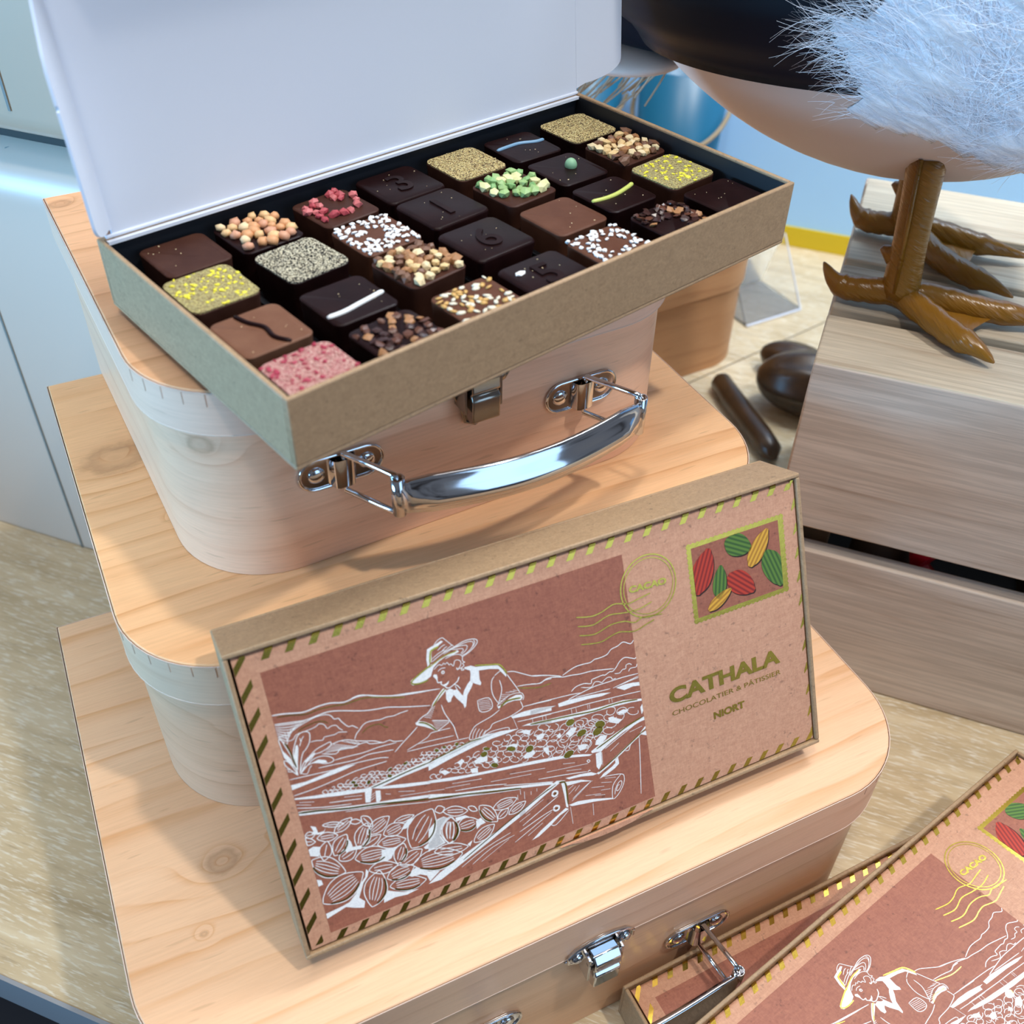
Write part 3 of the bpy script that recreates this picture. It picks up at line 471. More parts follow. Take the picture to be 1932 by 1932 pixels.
'-8,-4 -8,-3 -8,-2 -8,-2 -8,0 -8,1 -8,3 -8,3 -7,4 -8,5 -8,7 -7,7 -8,10;35 381,362 14,0 14,-1 14,-3 14,-4 14,-6;35 381,355 14,-3 14,-3 14,-2 14,-3 14,-3;35 381,348 13,-6 14,-4 14,-3 14,-1 15,0;42 152,482 6,4 5,3 6,2 6,2 5,0 6,0 5,-1 6,-2 5,-3 5,-3 6,-4 5,-5 5,-5 5,-7 -5,-4 -6,-3 -6,-2 -6,-1 -5,-1 -6,0 -5,1 -6,2 -5,2 -6,4 -5,4 -5,4 -5,5 -5,8;35 166,482 10,-1 9,-2 10,-2 10,-3 10,-4;35 165,475 10,-4 10,-3 9,-2 10,-2 10,-1;42 156,381 -4,10 -2,9 -2,7 0,8 0,6 1,6 2,5 3,5 3,5 5,3 5,4 5,2 6,3 8,1 4,-9 2,-9 2,-7 0,-7 0,-7 -1,-6 -2,-6 -2,-5 -3,-4 -5,-4 -5,-3 -5,-3 -7,-3 -8,-1;35 162,395 3,9 4,10 4,9 4,9 4,10;42 217,478 4,9 3,6 5,6 4,4 5,4 5,4 5,2 6,2 6,1 6,0 6,0 7,-1 7,-1 7,-3 -3,-8 -4,-6 -4,-6 -5,-5 -4,-4 -5,-3 -6,-3 -5,-2 -6,-1 -6,-1 -6,1 -7,1 -7,1 -8,3;35 230,487 9,6 9,5 10,4 10,3 10,3;35 232,481 10,3 10,3 10,4 10,5 9,6;42 418,246 -4,12 -2,10 -1,8 1,8 1,7 2,7 2,5 4,5 5,4 5,3 6,3 7,2 7,2 9,-1 4,-11 1,-9 1,-9 0,-8 -1,-7 -2,-7 -2,-6 -4,-4 -4,-5 -5,-3 -6,-3 -7,-2 -8,-1 -9,0;35 422,263 4,11 4,11 6,9 6,9 7,8;35 429,257 7,8 6,9 6,9 4,11 4,11;42 428,231 3,11 5,8 5,8 6,6 5,5 7,4 6,2 8,2 7,0 8,0 8,-1 9,-3 8,-3 10,-5 -4,-11 -4,-8 -5,-7 -6,-6 -6,-6 -6,-4 -7,-3 -7,-2 -7,0 -8,0 -8,1 -9,3 -8,3 -10,6;35 443,242 12,6 12,5 12,5 12,3 13,3;35 447,232 13,3 12,3 12,4 12,6 12,6;42 474,212 14,13 14,8 14,6 15,5 14,2 14,0 14,-2 15,-4 14,-6 15,-8 14,-9 15,-11 15,-13 15,-16 -14,-13 -14,-8 -15,-6 -14,-4 -15,-3 -14,0 -15,1 -14,4 -15,5 -14,8 -14,9 -15,11 -14,13 -15,18;35 510,222 25,3 26,-1 26,-4 26,-8 26,-12;35 510,214 26,-1 25,-3 26,-4 26,-6 26,-8;35 510,205 26,-4 25,-4 26,-5 26,-4 26,-5;35 510,197 26,-8 26,-6 26,-5 25,-3 26,-1;35 510,188 26,-11 26,-8 26,-5 26,-1 26,3;42 307,266 8,7 8,5 8,3 8,2 8,1 8,-1 8,-1 8,-2 8,-4 8,-5 8,-5 8,-7 8,-7 8,-10 -8,-6 -9,-5 -8,-3 -8,-2 -8,-1 -8,0 -8,1 -8,3 -8,3 -8,5 -8,5 -8,7 -8,7 -7,10;35 327,267 14,-1 14,-2 15,-3 14,-5 15,-5;35 327,257 14,-5 14,-4 14,-3 15,-2 14,-1;42 366,200 7,11 6,8 7,7 7,5 8,3 8,3 7,0 9,0 8,-2 8,-3 9,-4 9,-6 9,-6 10,-10 -6,-10 -7,-8 -7,-7 -7,-5 -8,-4 -7,-2 -8,-1 -8,0 -9,2 -8,3 -9,4 -9,5 -9,7 -10,10;35 385,210 14,4 14,3 14,1 14,-1 15,-3;35 386,201 15,1 14,1 14,1 15,0 14,1;35 388,192 15,-3 14,-1 15,1 14,3 13,4;42 369,160 10,8 11,5 10,4 10,2 10,1 11,0 10,-2 10,-3 10,-5 11,-6 10,-7 10,-8 10,-9 11,-12 -11,-8 -11,-5 -10,-4 -10,-2 -11,-1 -10,0 -10,2 -11,3 -10,4 -10,6 -10,7 -10,8 -10,9 -10,13;35 395,163 18,-1 18,-2 19,-4 18,-6 19,-8;35 395,154 18,-4 18,-4 18,-4 19,-4 18,-4;35 394,145 18,-8 19,-5 18,-5 19,-2 18,0;42 285,105 -8,20 -4,17 -3,15 -1,14 1,13 3,12 4,10 5,9 7,8 9,7 10,6 11,5 12,4 15,2 8,-19 4,-17 2,-15 1,-14 0,-13 -2,-12 -4,-11 -5,-10 -7,-8 -8,-7 -10,-6 -11,-5 -13,-4 -16,-1;35 284,140 3,22 5,20 8,18 10,16 13,14;35 292,134 6,19 7,19 8,18 9,18 9,16;35 300,128 10,17 8,17 8,18 7,19 6,19;35 308,122 13,14 10,16 8,18 6,20 2,22;42 113,397 3,5 13,1 11,-1 11,-2 10,-3 10,-5 9,-7 8,-8 7,-9 7,-11 6,-12 6,-14 5,-14 3,-18 -14,-4 -13,-1 -11,1 -11,2 -11,3 -10,5 -9,6 -8,8 -7,9 -7,11 -6,12 -2,13 0,15 0,18;35 129,391 18,-8 16,-10 15,-12 15,-15 13,-18;35 125,383 16,-11 16,-11 15,-13 15,-13 15,-14;35 122,376 14,-14 15,-14 15,-12 16,-12 16,-11;35 118,368 13,-17 14,-15 15,-12 17,-11 18,-8;42 113,205 5,22 9,16 9,14 10,12 10,9 12,7 12,5 12,3 14,1 14,-1 15,-3 15,-5 17,-6 17,-11 -7,-20 -8,-16 -9,-14 -10,-12 -11,-10 -11,-8 -12,-5 -13,-4 -14,-1 -14,1 -15,3 -15,5 -16,7 -16,11;35 136,235 20,16 21,12 22,8 23,4 25,0;35 139,226 21,12 21,10 23,8 22,6 24,4;35 142,217 22,8 22,8 23,8 22,8 22,8;35 145,207 24,5 22,6 23,8 21,10 21,12;35 148,198 25,1 23,4 23,8 21,12 19,15;42 113,496 0,3 0,1 0,1 0,0 0,0 4,-1 4,-2 3,-2 4,-3 3,-3 4,-4 3,-4 3,-5 3,-6 -5,-2 -5,-2 -4,-1 -4,0 -4,0 -5,1 -3,2 -1,2 0,2 0,4 0,3 0,5 0,4 0,7;35 113,491 0,-3 1,-3 6,-3 7,-3 7,-3;42 114,510 3,4 3,2 2,2 3,2 3,0 2,0 3,0 2,-1 3,-2 2,-2 2,-2 3,-3 2,-4 2,-4 -3,-4 -2,-2 -3,-2 -3,-1 -2,-1 -3,0 -2,0 -3,1 -2,1 -3,2 -2,3 -2,3 -3,3 -2,5;35 120,509 5,-1 4,-1 5,-1 4,-1 5,-2;42 635,389 8,4 8,2 7,1 7,0 8,0 7,-2 7,-2 6,-3 7,-4 7,-5 6,-6 7,-6 6,-7 6,-9 -8,-4 -7,-2 -8,-1 -7,0 -8,0 -7,2 -7,2 -7,3 -6,4 -7,'
'5 -6,5 -7,6 -6,8 -6,9;35 653,386 13,-3 12,-4 13,-5 12,-5 12,-6;35 652,378 12,-6 12,-5 13,-5 12,-4 13,-3;42 781,352 12,-2 9,-4 8,-4 7,-5 7,-5 5,-7 5,-7 3,-7 3,-8 2,-9 2,-9 0,-10 0,-10 -2,-12 -11,3 -9,3 -9,5 -7,5 -7,5 -5,7 -5,6 -4,8 -3,8 -2,8 -1,10 -1,9 1,11 2,11;35 798,338 10,-10 9,-12 8,-13 6,-14 6,-14;35 792,334 8,-12 7,-13 8,-12 8,-13 8,-13;35 786,330 6,-14 6,-13 8,-13 9,-12 10,-11;42 633,243 -8,13 -5,12 -3,11 -2,10 0,9 0,9 2,8 3,7 5,7 5,6 7,5 7,5 9,4 11,3 7,-13 4,-11 4,-11 2,-10 1,-10 -1,-9 -1,-8 -3,-7 -4,-7 -6,-6 -6,-6 -8,-4 -9,-5 -11,-2;35 630,267 1,16 2,15 4,14 6,13 7,12;35 638,263 4,14 4,14 4,14 4,14 4,13;35 646,258 8,12 5,13 4,14 3,15 0,16;42 833,314 6,8 6,5 7,5 7,3 7,3 7,2 8,0 7,0 8,-1 8,-2 9,-3 8,-3 9,-4 9,-6 -6,-8 -7,-5 -7,-5 -7,-4 -7,-2 -7,-2 -7,-1 -8,0 -8,1 -8,2 -8,2 -9,4 -8,4 -9,7;35 851,321 13,3 13,2 13,1 14,0 14,-2;35 852,315 13,1 14,1 13,1 14,0 14,1;35 853,309 14,-2 14,0 14,1 13,2 13,3;42 893,263 4,8 4,5 4,5 5,4 5,4 5,3 6,2 6,2 6,0 6,1 7,-1 7,-1 7,-1 8,-3 -4,-7 -4,-6 -4,-5 -5,-4 -5,-4 -5,-3 -6,-2 -6,-2 -6,-1 -6,0 -7,0 -7,1 -7,2 -8,3;35 906,271 10,5 10,4 10,4 10,3 11,2;35 909,265 10,3 11,3 10,3 10,4 10,5;42 731,202 3,11 5,8 5,7 5,7 6,5 6,4 7,3 7,3 7,1 8,1 9,0 9,-1 9,-2 10,-4 -4,-10 -4,-8 -5,-7 -6,-7 -5,-5 -7,-5 -6,-3 -7,-3 -8,-2 -8,0 -8,0 -9,1 -9,2 -10,4;35 745,216 11,8 12,7 12,5 13,5 14,3;35 748,210 12,5 13,6 12,5 12,6 12,6;35 751,203 13,3 13,5 13,5 11,7 11,8;42 675,294 5,10 6,7 6,6 6,4 6,3 6,1 7,0 7,-1 6,-3 7,-3 7,-5 8,-6 7,-7 8,-9 -5,-10 -6,-7 -6,-5 -6,-4 -6,-3 -7,-2 -6,0 -7,1 -7,2 -7,3 -7,5 -7,6 -7,7 -8,10;35 690,302 12,3 11,1 12,0 12,-2 12,-4;35 691,294 12,-1 12,0 12,-1 11,0 12,-1;35 692,285 13,-4 12,-2 11,-1 12,2 11,3;42 567,231 10,6 10,4 10,2 10,1 10,0 10,-1 9,-2 10,-4 10,-4 10,-5 10,-6 9,-7 10,-8 10,-10 -10,-6 -10,-3 -11,-2 -10,-1 -10,0 -10,1 -9,2 -10,3 -10,4 -10,5 -9,6 -10,7 -10,8 -9,10;35 592,230 17,-3 18,-3 18,-5 17,-5 18,-6;35 591,221 18,-7 17,-5 18,-5 18,-3 18,-3;42 736,367 4,0 4,0 3,-1 3,-1 3,-1 3,-2 2,-2 3,-2 2,-3 2,-3 1,-4 2,-3 1,-4 1,-5 -4,0 -3,0 -4,1 -3,1 -3,1 -3,2 -2,2 -2,2 -2,3 -2,3 -2,3 -2,4 -1,4 -1,5;42 846,263 1,7 2,5 2,4 3,4 3,3 3,3 4,2 3,2 5,1 4,0 5,0 5,-1 5,-1 6,-2 -2,-6 -2,-5 -2,-4 -3,-4 -3,-4 -3,-2 -3,-3 -4,-1 -4,-2 -5,0 -4,0 -5,0 -5,2 -6,2;35 855,268 6,3 7,4 6,3 7,4 6,3;42 282,497 3,3 3,1 3,1 4,0 3,0 3,-1 3,0 3,-2 3,-1 2,-3 3,-2 3,-3 3,-3 2,-4 -3,-2 -3,-1 -4,-1 -3,0 -3,0 -3,0 -3,1 -3,1 -3,2 -3,2 -3,2 -2,3 -3,3 -2,4;42 328,502 7,-1 5,-2 4,-2 5,-3 3,-3 3,-4 3,-4 1,-4 2,-5 1,-5 0,-5 0,-6 0,-6 -2,-7 -6,1 -5,2 -5,3 -4,3 -4,3 -3,3 -3,4 -2,4 -1,5 -1,5 0,5 0,6 0,6 2,7;35 334,492 4,-7 4,-8 4,-7 4,-7 4,-8;42 441,425 6,4 5,3 6,2 5,1 6,1 6,1 5,0 6,-1 6,-1 6,-1 6,-2 6,-3 6,-2 6,-4 -5,-4 -6,-3 -5,-2 -6,-1 -6,-1 -5,-1 -6,0 -6,0 -6,1 -6,2 -6,2 -6,2 -6,3 -6,4;35 456,425 10,-1 10,0 11,0 10,0 11,-1;42 183,526 6,2 6,0 6,0 5,-1 6,0 5,-2 6,-1 5,-3 6,-2 5,-3 5,-3 5,-4 6,-4 5,-5 -6,-1 -6,0 -6,0 -6,0 -5,1 -6,1 -5,2 -6,2 -5,3 -5,2 -5,4 -6,3 -5,4 -5,5;35 197,522 10,-4 9,-3 10,-3 10,-4 10,-3;42 210,358 2,10 4,7 4,7 4,5 5,4 4,3 6,1 5,1 6,0 6,-1 6,-2 7,-3 7,-4 7,-6 -3,-10 -3,-7 -4,-6 -4,-5 -5,-5 -4,-3 -6,-2 -5,-1 -6,0 -6,1 -6,2 -7,3 -7,4 -7,7;35 222,366 8,5 10,4 9,3 10,2 10,0;35 224,357 10,1 10,2 9,3 10,4 8,4;42 305,373 4,7 5,6 4,4 5,4 5,4 5,2 6,2 5,1 6,1 6,-1 7,-1 6,-1 7,-2 7,-3 -4,-7 -4,-6 -5,-5 -5,-4 -5,-3 -5,-3 -5,-2 -6,-1 -6,-1 -6,1 -6,0 -7,2 -6,2 -8,4;35 319,377 10,3 10,3 10,3 10,3 10,3;42 605,404 2,6 3,3 2,3 3,2 2,2 3,1 3,0 2,-1 3,-1 3,-2 3,-2 3,-3 3,-4 4,-5 -2,-5 -3,-3 -2,-3 -3,-2 -2,-2 -3,-1 -3,0 -2,0 -3,1 -3,2 -3,3 -3,3 -3,3 -4,5;30 1233,550 -13,-5 -14,2 -8,10 3,11 12,7 15,-2 9,-8;30 1265,559 19,-5 10,-12 -5,-13 -18,-7 -20,4 -12,12 3,13;30 1339,510 -15,-4 -18,3 -12,10 2,11 13,6 19,-3 13,-9;30 1112,591 12,-12 -1,-11 -12,-4 -16,5 -13,12 -2,12 11,5;30 1154,579 11,-9 0,-12 -11,-8 -17,-1 -12,8 -2,12 10,9;30 1168,539 2,13 11,10 17,2 12,-7 0,-13 -10,-11 -17,-4;30 1248,542 10,-12 -2,-14 -13,-7 -16,4 -10,11 0,14 11,8;30 1304,523 11,-10 -5,-13 -17,-9 -20,1 -13,10 2,13 15,10;30 987,592 -2,9 8,7 12,1 12,-6 3,-10 -'
'6,-7 -13,-2;30 1060,582 -8,-7 -14,-4 -13,2 -6,7 6,8 14,4 14,-1;30 1072,553 -11,6 -1,10 9,9 15,2 12,-6 2,-10 -8,-8;30 1104,555 12,7 14,0 9,-6 -1,-10 -11,-8 -15,-1 -10,5;30 1141,535 10,9 17,2 15,-5 5,-9 -8,-10 -17,-4 -16,4;30 1206,528 14,0 9,-7 -1,-11 -11,-9 -14,-2 -10,7 -1,11;30 1239,486 -2,11 10,10 17,3 14,-5 4,-11 -9,-10 -16,-4;30 1308,495 21,-9 12,-15 -5,-14 -19,-4 -22,8 -13,14 2,15;30 943,608 11,0 7,-8 0,-10 -8,-8 -11,-1 -8,7 -1,10;30 974,571 -9,10 -1,10 10,5 13,-4 11,-10 2,-11 -9,-5;30 1034,570 0,-9 -9,-6 -12,0 -10,7 -1,9 8,6 12,1;30 1054,563 11,0 7,-6 -2,-10 -9,-7 -12,-2 -7,6 0,9;30 1084,524 -5,12 5,11 12,5 13,-5 6,-12 -3,-11 -12,-6;30 1127,525 12,6 12,-1 6,-8 -3,-10 -11,-7 -13,0 -7,7;30 1205,509 -1,-11 -11,-11 -15,-3 -12,5 -1,11 10,11 15,5;30 1259,480 -4,-10 -17,-5 -19,4 -12,10 2,11 16,6 19,-2;30 1265,449 -6,10 8,10 16,6 17,-2 7,-9 -5,-11 -16,-7;30 918,580 -8,-3 -13,3 -11,8 -2,9 7,4 12,-2 12,-8;30 941,586 7,-6 -1,-8 -8,-6 -11,0 -8,5 0,8 7,6;30 985,571 0,-10 -9,-9 -14,-4 -10,4 -1,10 8,10 13,4;30 1007,561 13,-9 5,-11 -6,-8 -14,0 -14,8 -6,12 5,8;30 1052,546 8,-9 -1,-12 -10,-8 -13,1 -9,8 0,12 9,8;30 1067,526 14,6 16,-4 8,-10 -3,-11 -13,-7 -16,2 -10,10;30 1126,483 -16,6 -7,12 6,10 15,3 17,-5 9,-11 -4,-10;30 1192,475 -5,-11 -13,-2 -15,8 -7,14 3,12 12,4 15,-7;30 1241,475 2,-11 -11,-13 -18,-6 -15,2 -4,10 10,13 17,8;30 1248,440 6,14 15,6 15,-4 8,-12 -5,-14 -14,-8 -16,3;30 869,581 0,-6 -8,-1 -10,3 -8,7 0,6 6,3 10,-3;30 892,581 8,-8 1,-9 -7,-6 -11,2 -8,7 -2,10 5,6;30 910,567 14,0 11,-5 3,-8 -7,-6 -13,0 -13,4 -4,8;30 935,553 9,4 14,-3 12,-9 3,-10 -7,-5 -14,3 -13,8;30 997,543 9,-5 1,-10 -8,-10 -13,-3 -11,4 -2,9 7,10;30 1011,509 2,12 11,7 13,-1 9,-8 -1,-11 -10,-9 -13,0;30 1047,508 12,3 16,-5 14,-9 3,-10 -10,-4 -17,4 -14,9;30 1091,485 5,8 14,0 15,-6 8,-11 -4,-8 -13,-2 -15,6;30 1166,477 9,-9 0,-12 -11,-10 -14,-1 -11,8 -1,13 9,10;30 1231,436 -13,-10 -19,-1 -17,9 -4,13 10,11 19,2 18,-7;30 1239,408 -8,13 6,14 15,7 17,-4 9,-13 -3,-14 -15,-9;30 823,573 -10,-5 -10,0 -6,4 3,7 9,6 11,1 7,-4;30 835,576 11,0 9,-6 1,-9 -7,-7 -11,-1 -9,5 -3,9;30 866,562 12,1 9,-5 1,-9 -8,-6 -12,-2 -9,5 -2,8;30 901,526 -9,5 -2,10 7,9 10,2 10,-4 3,-10 -5,-9;30 927,539 13,-2 13,-8 5,-11 -5,-7 -13,1 -12,7 -7,11;30 967,500 -9,11 1,11 10,4 13,-4 10,-11 1,-11 -9,-6;30 1026,481 -15,2 -13,8 -5,10 7,7 14,-1 14,-7 6,-10;30 1074,474 -11,-7 -16,-1 -12,6 -2,9 10,7 15,2 14,-4;30 1082,454 -5,13 6,9 13,2 14,-8 7,-13 -5,-11 -13,-3;30 1125,433 -7,9 7,9 15,5 17,-3 8,-8 -5,-10 -14,-5;30 1188,407 -16,3 -7,10 7,12 16,7 17,-2 8,-9 -5,-12;30 770,581 10,-1 4,-7 -3,-9 -9,-6 -10,0 -6,6 2,9;30 785,563 5,5 9,0 9,-7 3,-8 -4,-6 -9,0 -9,6;30 838,533 -12,1 -11,7 -4,10 5,7 11,0 11,-7 6,-10;30 867,541 8,-8 -1,-8 -10,-4 -13,3 -9,8 0,8 8,5;30 905,521 2,-10 -8,-4 -12,2 -10,8 -2,10 6,5 11,-1;30 912,512 10,5 11,-1 7,-7 -1,-8 -9,-6 -12,0 -8,6;30 971,498 8,-10 -2,-8 -10,-3 -13,5 -10,10 0,9 10,3;30 983,477 6,8 11,2 12,-4 4,-8 -4,-8 -12,-3 -11,3;30 719,570 8,2 9,-4 5,-7 -3,-7 -8,-3 -9,3 -5,7;30 764,561 5,-7 -3,-9 -9,-6 -11,0 -6,7 2,9 9,7;30 787,531 -9,0 -7,4 0,7 6,5 9,1 7,-4 1,-7;30 811,518 -11,7 -5,8 4,4 11,-1 12,-6 6,-7 -3,-6;30 839,527 10,-4 7,-9 -1,-9 -8,-4 -10,4 -8,9 0,9;30 881,488 -11,4 -9,9 -1,8 7,5 11,-3 10,-8 2,-9;30 675,564 -3,-5 -7,-4 -7,0 -3,4 3,6 6,5 8,0;30 685,561 10,0 7,-4 0,-7 -7,-6 -10,-1 -8,4 -1,7;30 702,552 8,1 11,-5 7,-8 -1,-7 -7,-2 -11,4 -8,7;30 748,522 -10,0 -9,6 -2,7 5,5 10,0 9,-5 4,-7;30 776,525 5,-5 -3,-6 -8,-3 -9,2 -5,6 1,6 8,3;30 623,545 -7,4 -1,7 6,5 8,1 7,-4 2,-7 -4,-5;30 659,543 -2,-6 -7,-3 -7,3 -4,6 2,7 6,3 7,-2;30 1403,559 14,-6 5,-12 -6,-12 -14,-5 -14,5 -7,12 5,12;30 1461,507 -17,1 -14,9 -3,13 9,8 17,1 15,-8 5,-12;30 1523,499 -2,-12 -15,-2 -19,8 -12,14 0,13 14,4 19,-6;30 1359,518 -17,1 -18,9 -10,12 5,10 16,1 19,-8 11,-12;30 1407,518 2,-13 -9,-6 -16,3 -14,10 -4,13 8,8 15,-2;30 1443,514 12,-5 2,-11 -10,-12 -16,-5 -13,4 -4,10 9,12;30 1242,523 -14,8 -1,12 11,9 18,3 15,-7 4,-11 -10,-11;30 1286,539 19,-5 15,-12 3,-14 -11,-7 -19,4 -17,12 -4,14;30 1332,489 -10,13 2,12 14,6 17,-4 12,-1'
'2 0,-13 -13,-7;30 1373,496 15,3 17,-6 11,-11 -2,-11 -14,-4 -18,5 -12,10;30 1295,508 8,-11 -3,-13 -12,-6 -15,2 -8,11 1,12 11,8;30 1307,468 2,14 14,10 18,2 13,-8 0,-14 -13,-12 -18,-3;30 1403,447 -10,-7 -17,2 -16,11 -6,12 8,9 17,-1 17,-10;30 1281,446 -11,5 -1,10 9,11 15,5 12,-3 3,-10 -8,-11;30 1316,439 -6,11 8,7 18,-1 18,-8 8,-11 -7,-8 -17,-1;30 1266,453 15,1 12,-8 2,-15 -10,-11 -15,-3 -13,8 -4,13;30 594,658 7,1 6,-3 1,-6 -4,-4 -8,-2 -6,3 -2,5;30 573,656 2,-6 -2,-5 -6,-2 -5,2 -3,5 1,5 6,3;30 592,647 4,-5 -2,-5 -6,-2 -7,3 -4,5 1,5 5,2;30 615,632 -4,-3 -6,-1 -6,3 -2,5 2,4 7,1 6,-2;30 534,655 7,0 4,-3 -2,-4 -6,-4 -8,0 -4,3 1,4;30 555,636 -6,4 -3,4 1,4 6,0 6,-3 3,-5 -1,-4;30 581,628 -7,-1 -7,3 -4,5 2,4 6,2 8,-2 5,-5;30 505,643 -8,1 -4,4 2,4 7,2 8,0 4,-4 0,-4;30 513,639 4,6 7,3 7,-1 2,-4 -3,-5 -7,-4 -7,0;30 544,625 -6,2 -4,5 1,6 4,3 6,-2 5,-5 0,-6;30 477,644 -7,-3 -5,1 -2,4 4,5 6,3 6,0 2,-3;30 483,644 5,3 7,0 4,-4 1,-6 -5,-4 -6,-1 -6,4;30 519,629 -2,-3 -6,0 -6,3 -3,5 1,4 5,1 6,-3;30 539,625 1,-4 -4,-3 -8,1 -7,3 -3,5 4,2 8,0;30 407,657 -7,1 -6,4 1,4 5,2 8,-1 5,-4 1,-4;30 417,649 -3,5 1,4 6,3 7,-1 4,-4 -1,-5 -5,-3;30 447,640 -8,2 -6,4 -1,5 4,2 7,-1 6,-4 3,-5;30 453,641 6,3 6,1 5,-3 -1,-5 -6,-3 -6,-1 -5,2;30 485,624 -8,-1 -6,4 -1,5 4,5 7,2 6,-3 3,-6;30 500,617 -6,3 -4,5 1,4 5,0 6,-2 4,-5 0,-4;30 383,657 -5,-2 -8,1 -6,4 -1,5 4,3 8,0 6,-4;30 385,651 -2,5 2,3 6,0 7,-2 3,-5 -2,-3 -6,-1;30 419,646 -2,-4 -7,-2 -6,1 -3,4 2,4 6,2 7,0;30 426,633 -5,4 -1,5 4,2 7,-1 6,-4 1,-4 -3,-3;30 439,635 5,3 7,-1 5,-5 1,-6 -4,-4 -7,1 -6,5;30 465,629 7,-2 4,-5 -1,-4 -6,-3 -7,2 -5,4 1,5;30 353,659 -4,-3 -7,-1 -7,2 -2,4 3,3 7,2 7,-2;30 355,656 5,3 7,-1 3,-3 -1,-5 -5,-3 -7,0 -4,3;30 389,648 0,-5 -5,-4 -7,-1 -5,3 -1,5 4,4 7,1;30 390,637 3,5 6,2 6,-2 2,-4 -2,-5 -6,-3 -6,1;30 423,622 -6,1 -6,3 -2,6 2,3 6,1 6,-4 3,-5;30 434,627 8,-2 5,-3 -1,-4 -6,-3 -8,1 -6,4 0,4;30 321,660 -3,-6 -7,-3 -6,2 -2,5 3,6 6,4 7,-1;30 329,646 -6,4 -2,5 3,3 7,0 6,-3 3,-6 -3,-3;30 339,643 1,4 6,3 8,-1 5,-3 -1,-5 -5,-2 -8,0;30 365,629 -7,5 -1,6 5,3 7,0 7,-4 2,-6 -4,-4;30 388,637 5,-3 2,-5 -4,-6 -6,-3 -6,2 -2,5 3,6;30 411,624 2,-5 -3,-4 -6,-1 -5,2 -2,5 2,4 5,2;30 284,651 -7,3 -5,5 2,5 5,2 8,-2 5,-6 0,-5;30 311,646 -4,-2 -7,2 -7,4 -3,5 3,2 7,-1 8,-4;30 313,647 6,1 6,-2 3,-4 -2,-3 -6,-2 -7,2 -3,4;30 334,642 7,-1 5,-4 0,-5 -4,-3 -7,0 -6,4 -1,5;30 356,633 6,-2 2,-4 -2,-3 -5,-2 -6,1 -3,3 1,4;30 382,616 -5,-3 -7,0 -4,4 1,5 5,4 6,0 4,-4;30 251,663 7,1 3,-2 -1,-5 -6,-5 -7,-1 -4,2 1,5;30 270,656 6,-2 3,-4 -2,-4 -6,-2 -6,1 -3,4 1,4;30 293,636 -7,0 -5,3 -1,5 3,4 6,1 6,-3 2,-5;30 298,639 5,2 7,-1 5,-4 0,-5 -4,-3 -7,0 -6,4;30 334,624 -2,-5 -6,0 -7,4 -3,5 1,5 6,1 7,-3;30 221,650 -5,2 -2,5 3,4 6,1 6,-1 2,-4 -2,-4;30 236,643 -4,3 1,4 5,4 6,1 5,-3 0,-4 -5,-4;30 255,634 -5,3 -1,5 5,5 7,1 6,-2 1,-6 -3,-5;30 752,650 -2,-5 -5,-4 -6,2 -3,4 0,6 5,4 6,-1;30 756,647 4,2 6,-2 5,-5 0,-5 -5,-3 -6,2 -4,4;30 785,628 -8,-1 -5,3 1,5 6,4 8,1 5,-2 0,-5;30 696,661 5,-4 1,-4 -4,-3 -7,1 -5,3 -2,5 3,2;30 707,642 -3,6 2,5 5,3 6,-1 3,-5 -1,-6 -5,-3;30 726,636 -5,4 1,4 7,3 8,-2 5,-3 0,-5 -6,-3;30 742,632 3,5 6,3 6,-1 3,-5 -2,-5 -6,-4 -6,1;30 654,654 -1,6 4,3 7,-1 5,-5 2,-6 -3,-3 -7,0;30 680,642 -6,2 -2,3 3,4 6,2 6,-2 2,-3 -2,-4;30 707,645 3,-5 -2,-5 -7,-3 -7,2 -4,5 1,5 7,3;30 729,633 1,-4 -5,-3 -8,0 -6,4 -2,4 3,4 8,0;30 619,666 3,-6 -1,-5 -7,-1 -7,3 -5,6 1,5 6,2;30 622,657 5,4 7,0 6,-4 1,-5 -5,-4 -7,-1 -6,3;30 658,641 -4,-1 -7,1 -5,5 -1,5 4,2 7,-1 5,-4;30 673,633 -7,1 -6,3 -1,5 5,2 7,0 6,-3 2,-5;30 680,631 0,5 4,2 7,-2 5,-5 1,-4 -4,-3 -7,1;30 614,649 7,3 6,-1 1,-4 -3,-4 -7,-3 -7,0 -2,3;30 645,633 -7,-1 -7,2 -3,4 2,4 7,2 7,-2 4,-3;30 650,634 7,3 7,-1 3,-5 -3,-5 -6,-3 -7,1 -4,4;30 617,637 -1,-5 -5,-3 -7,1 -6,5 -1,6 5,4 7,-1;30 627,636 6,-2 2,-5 -2,-5 -7,-2 -6,2 -3,4 2,5')
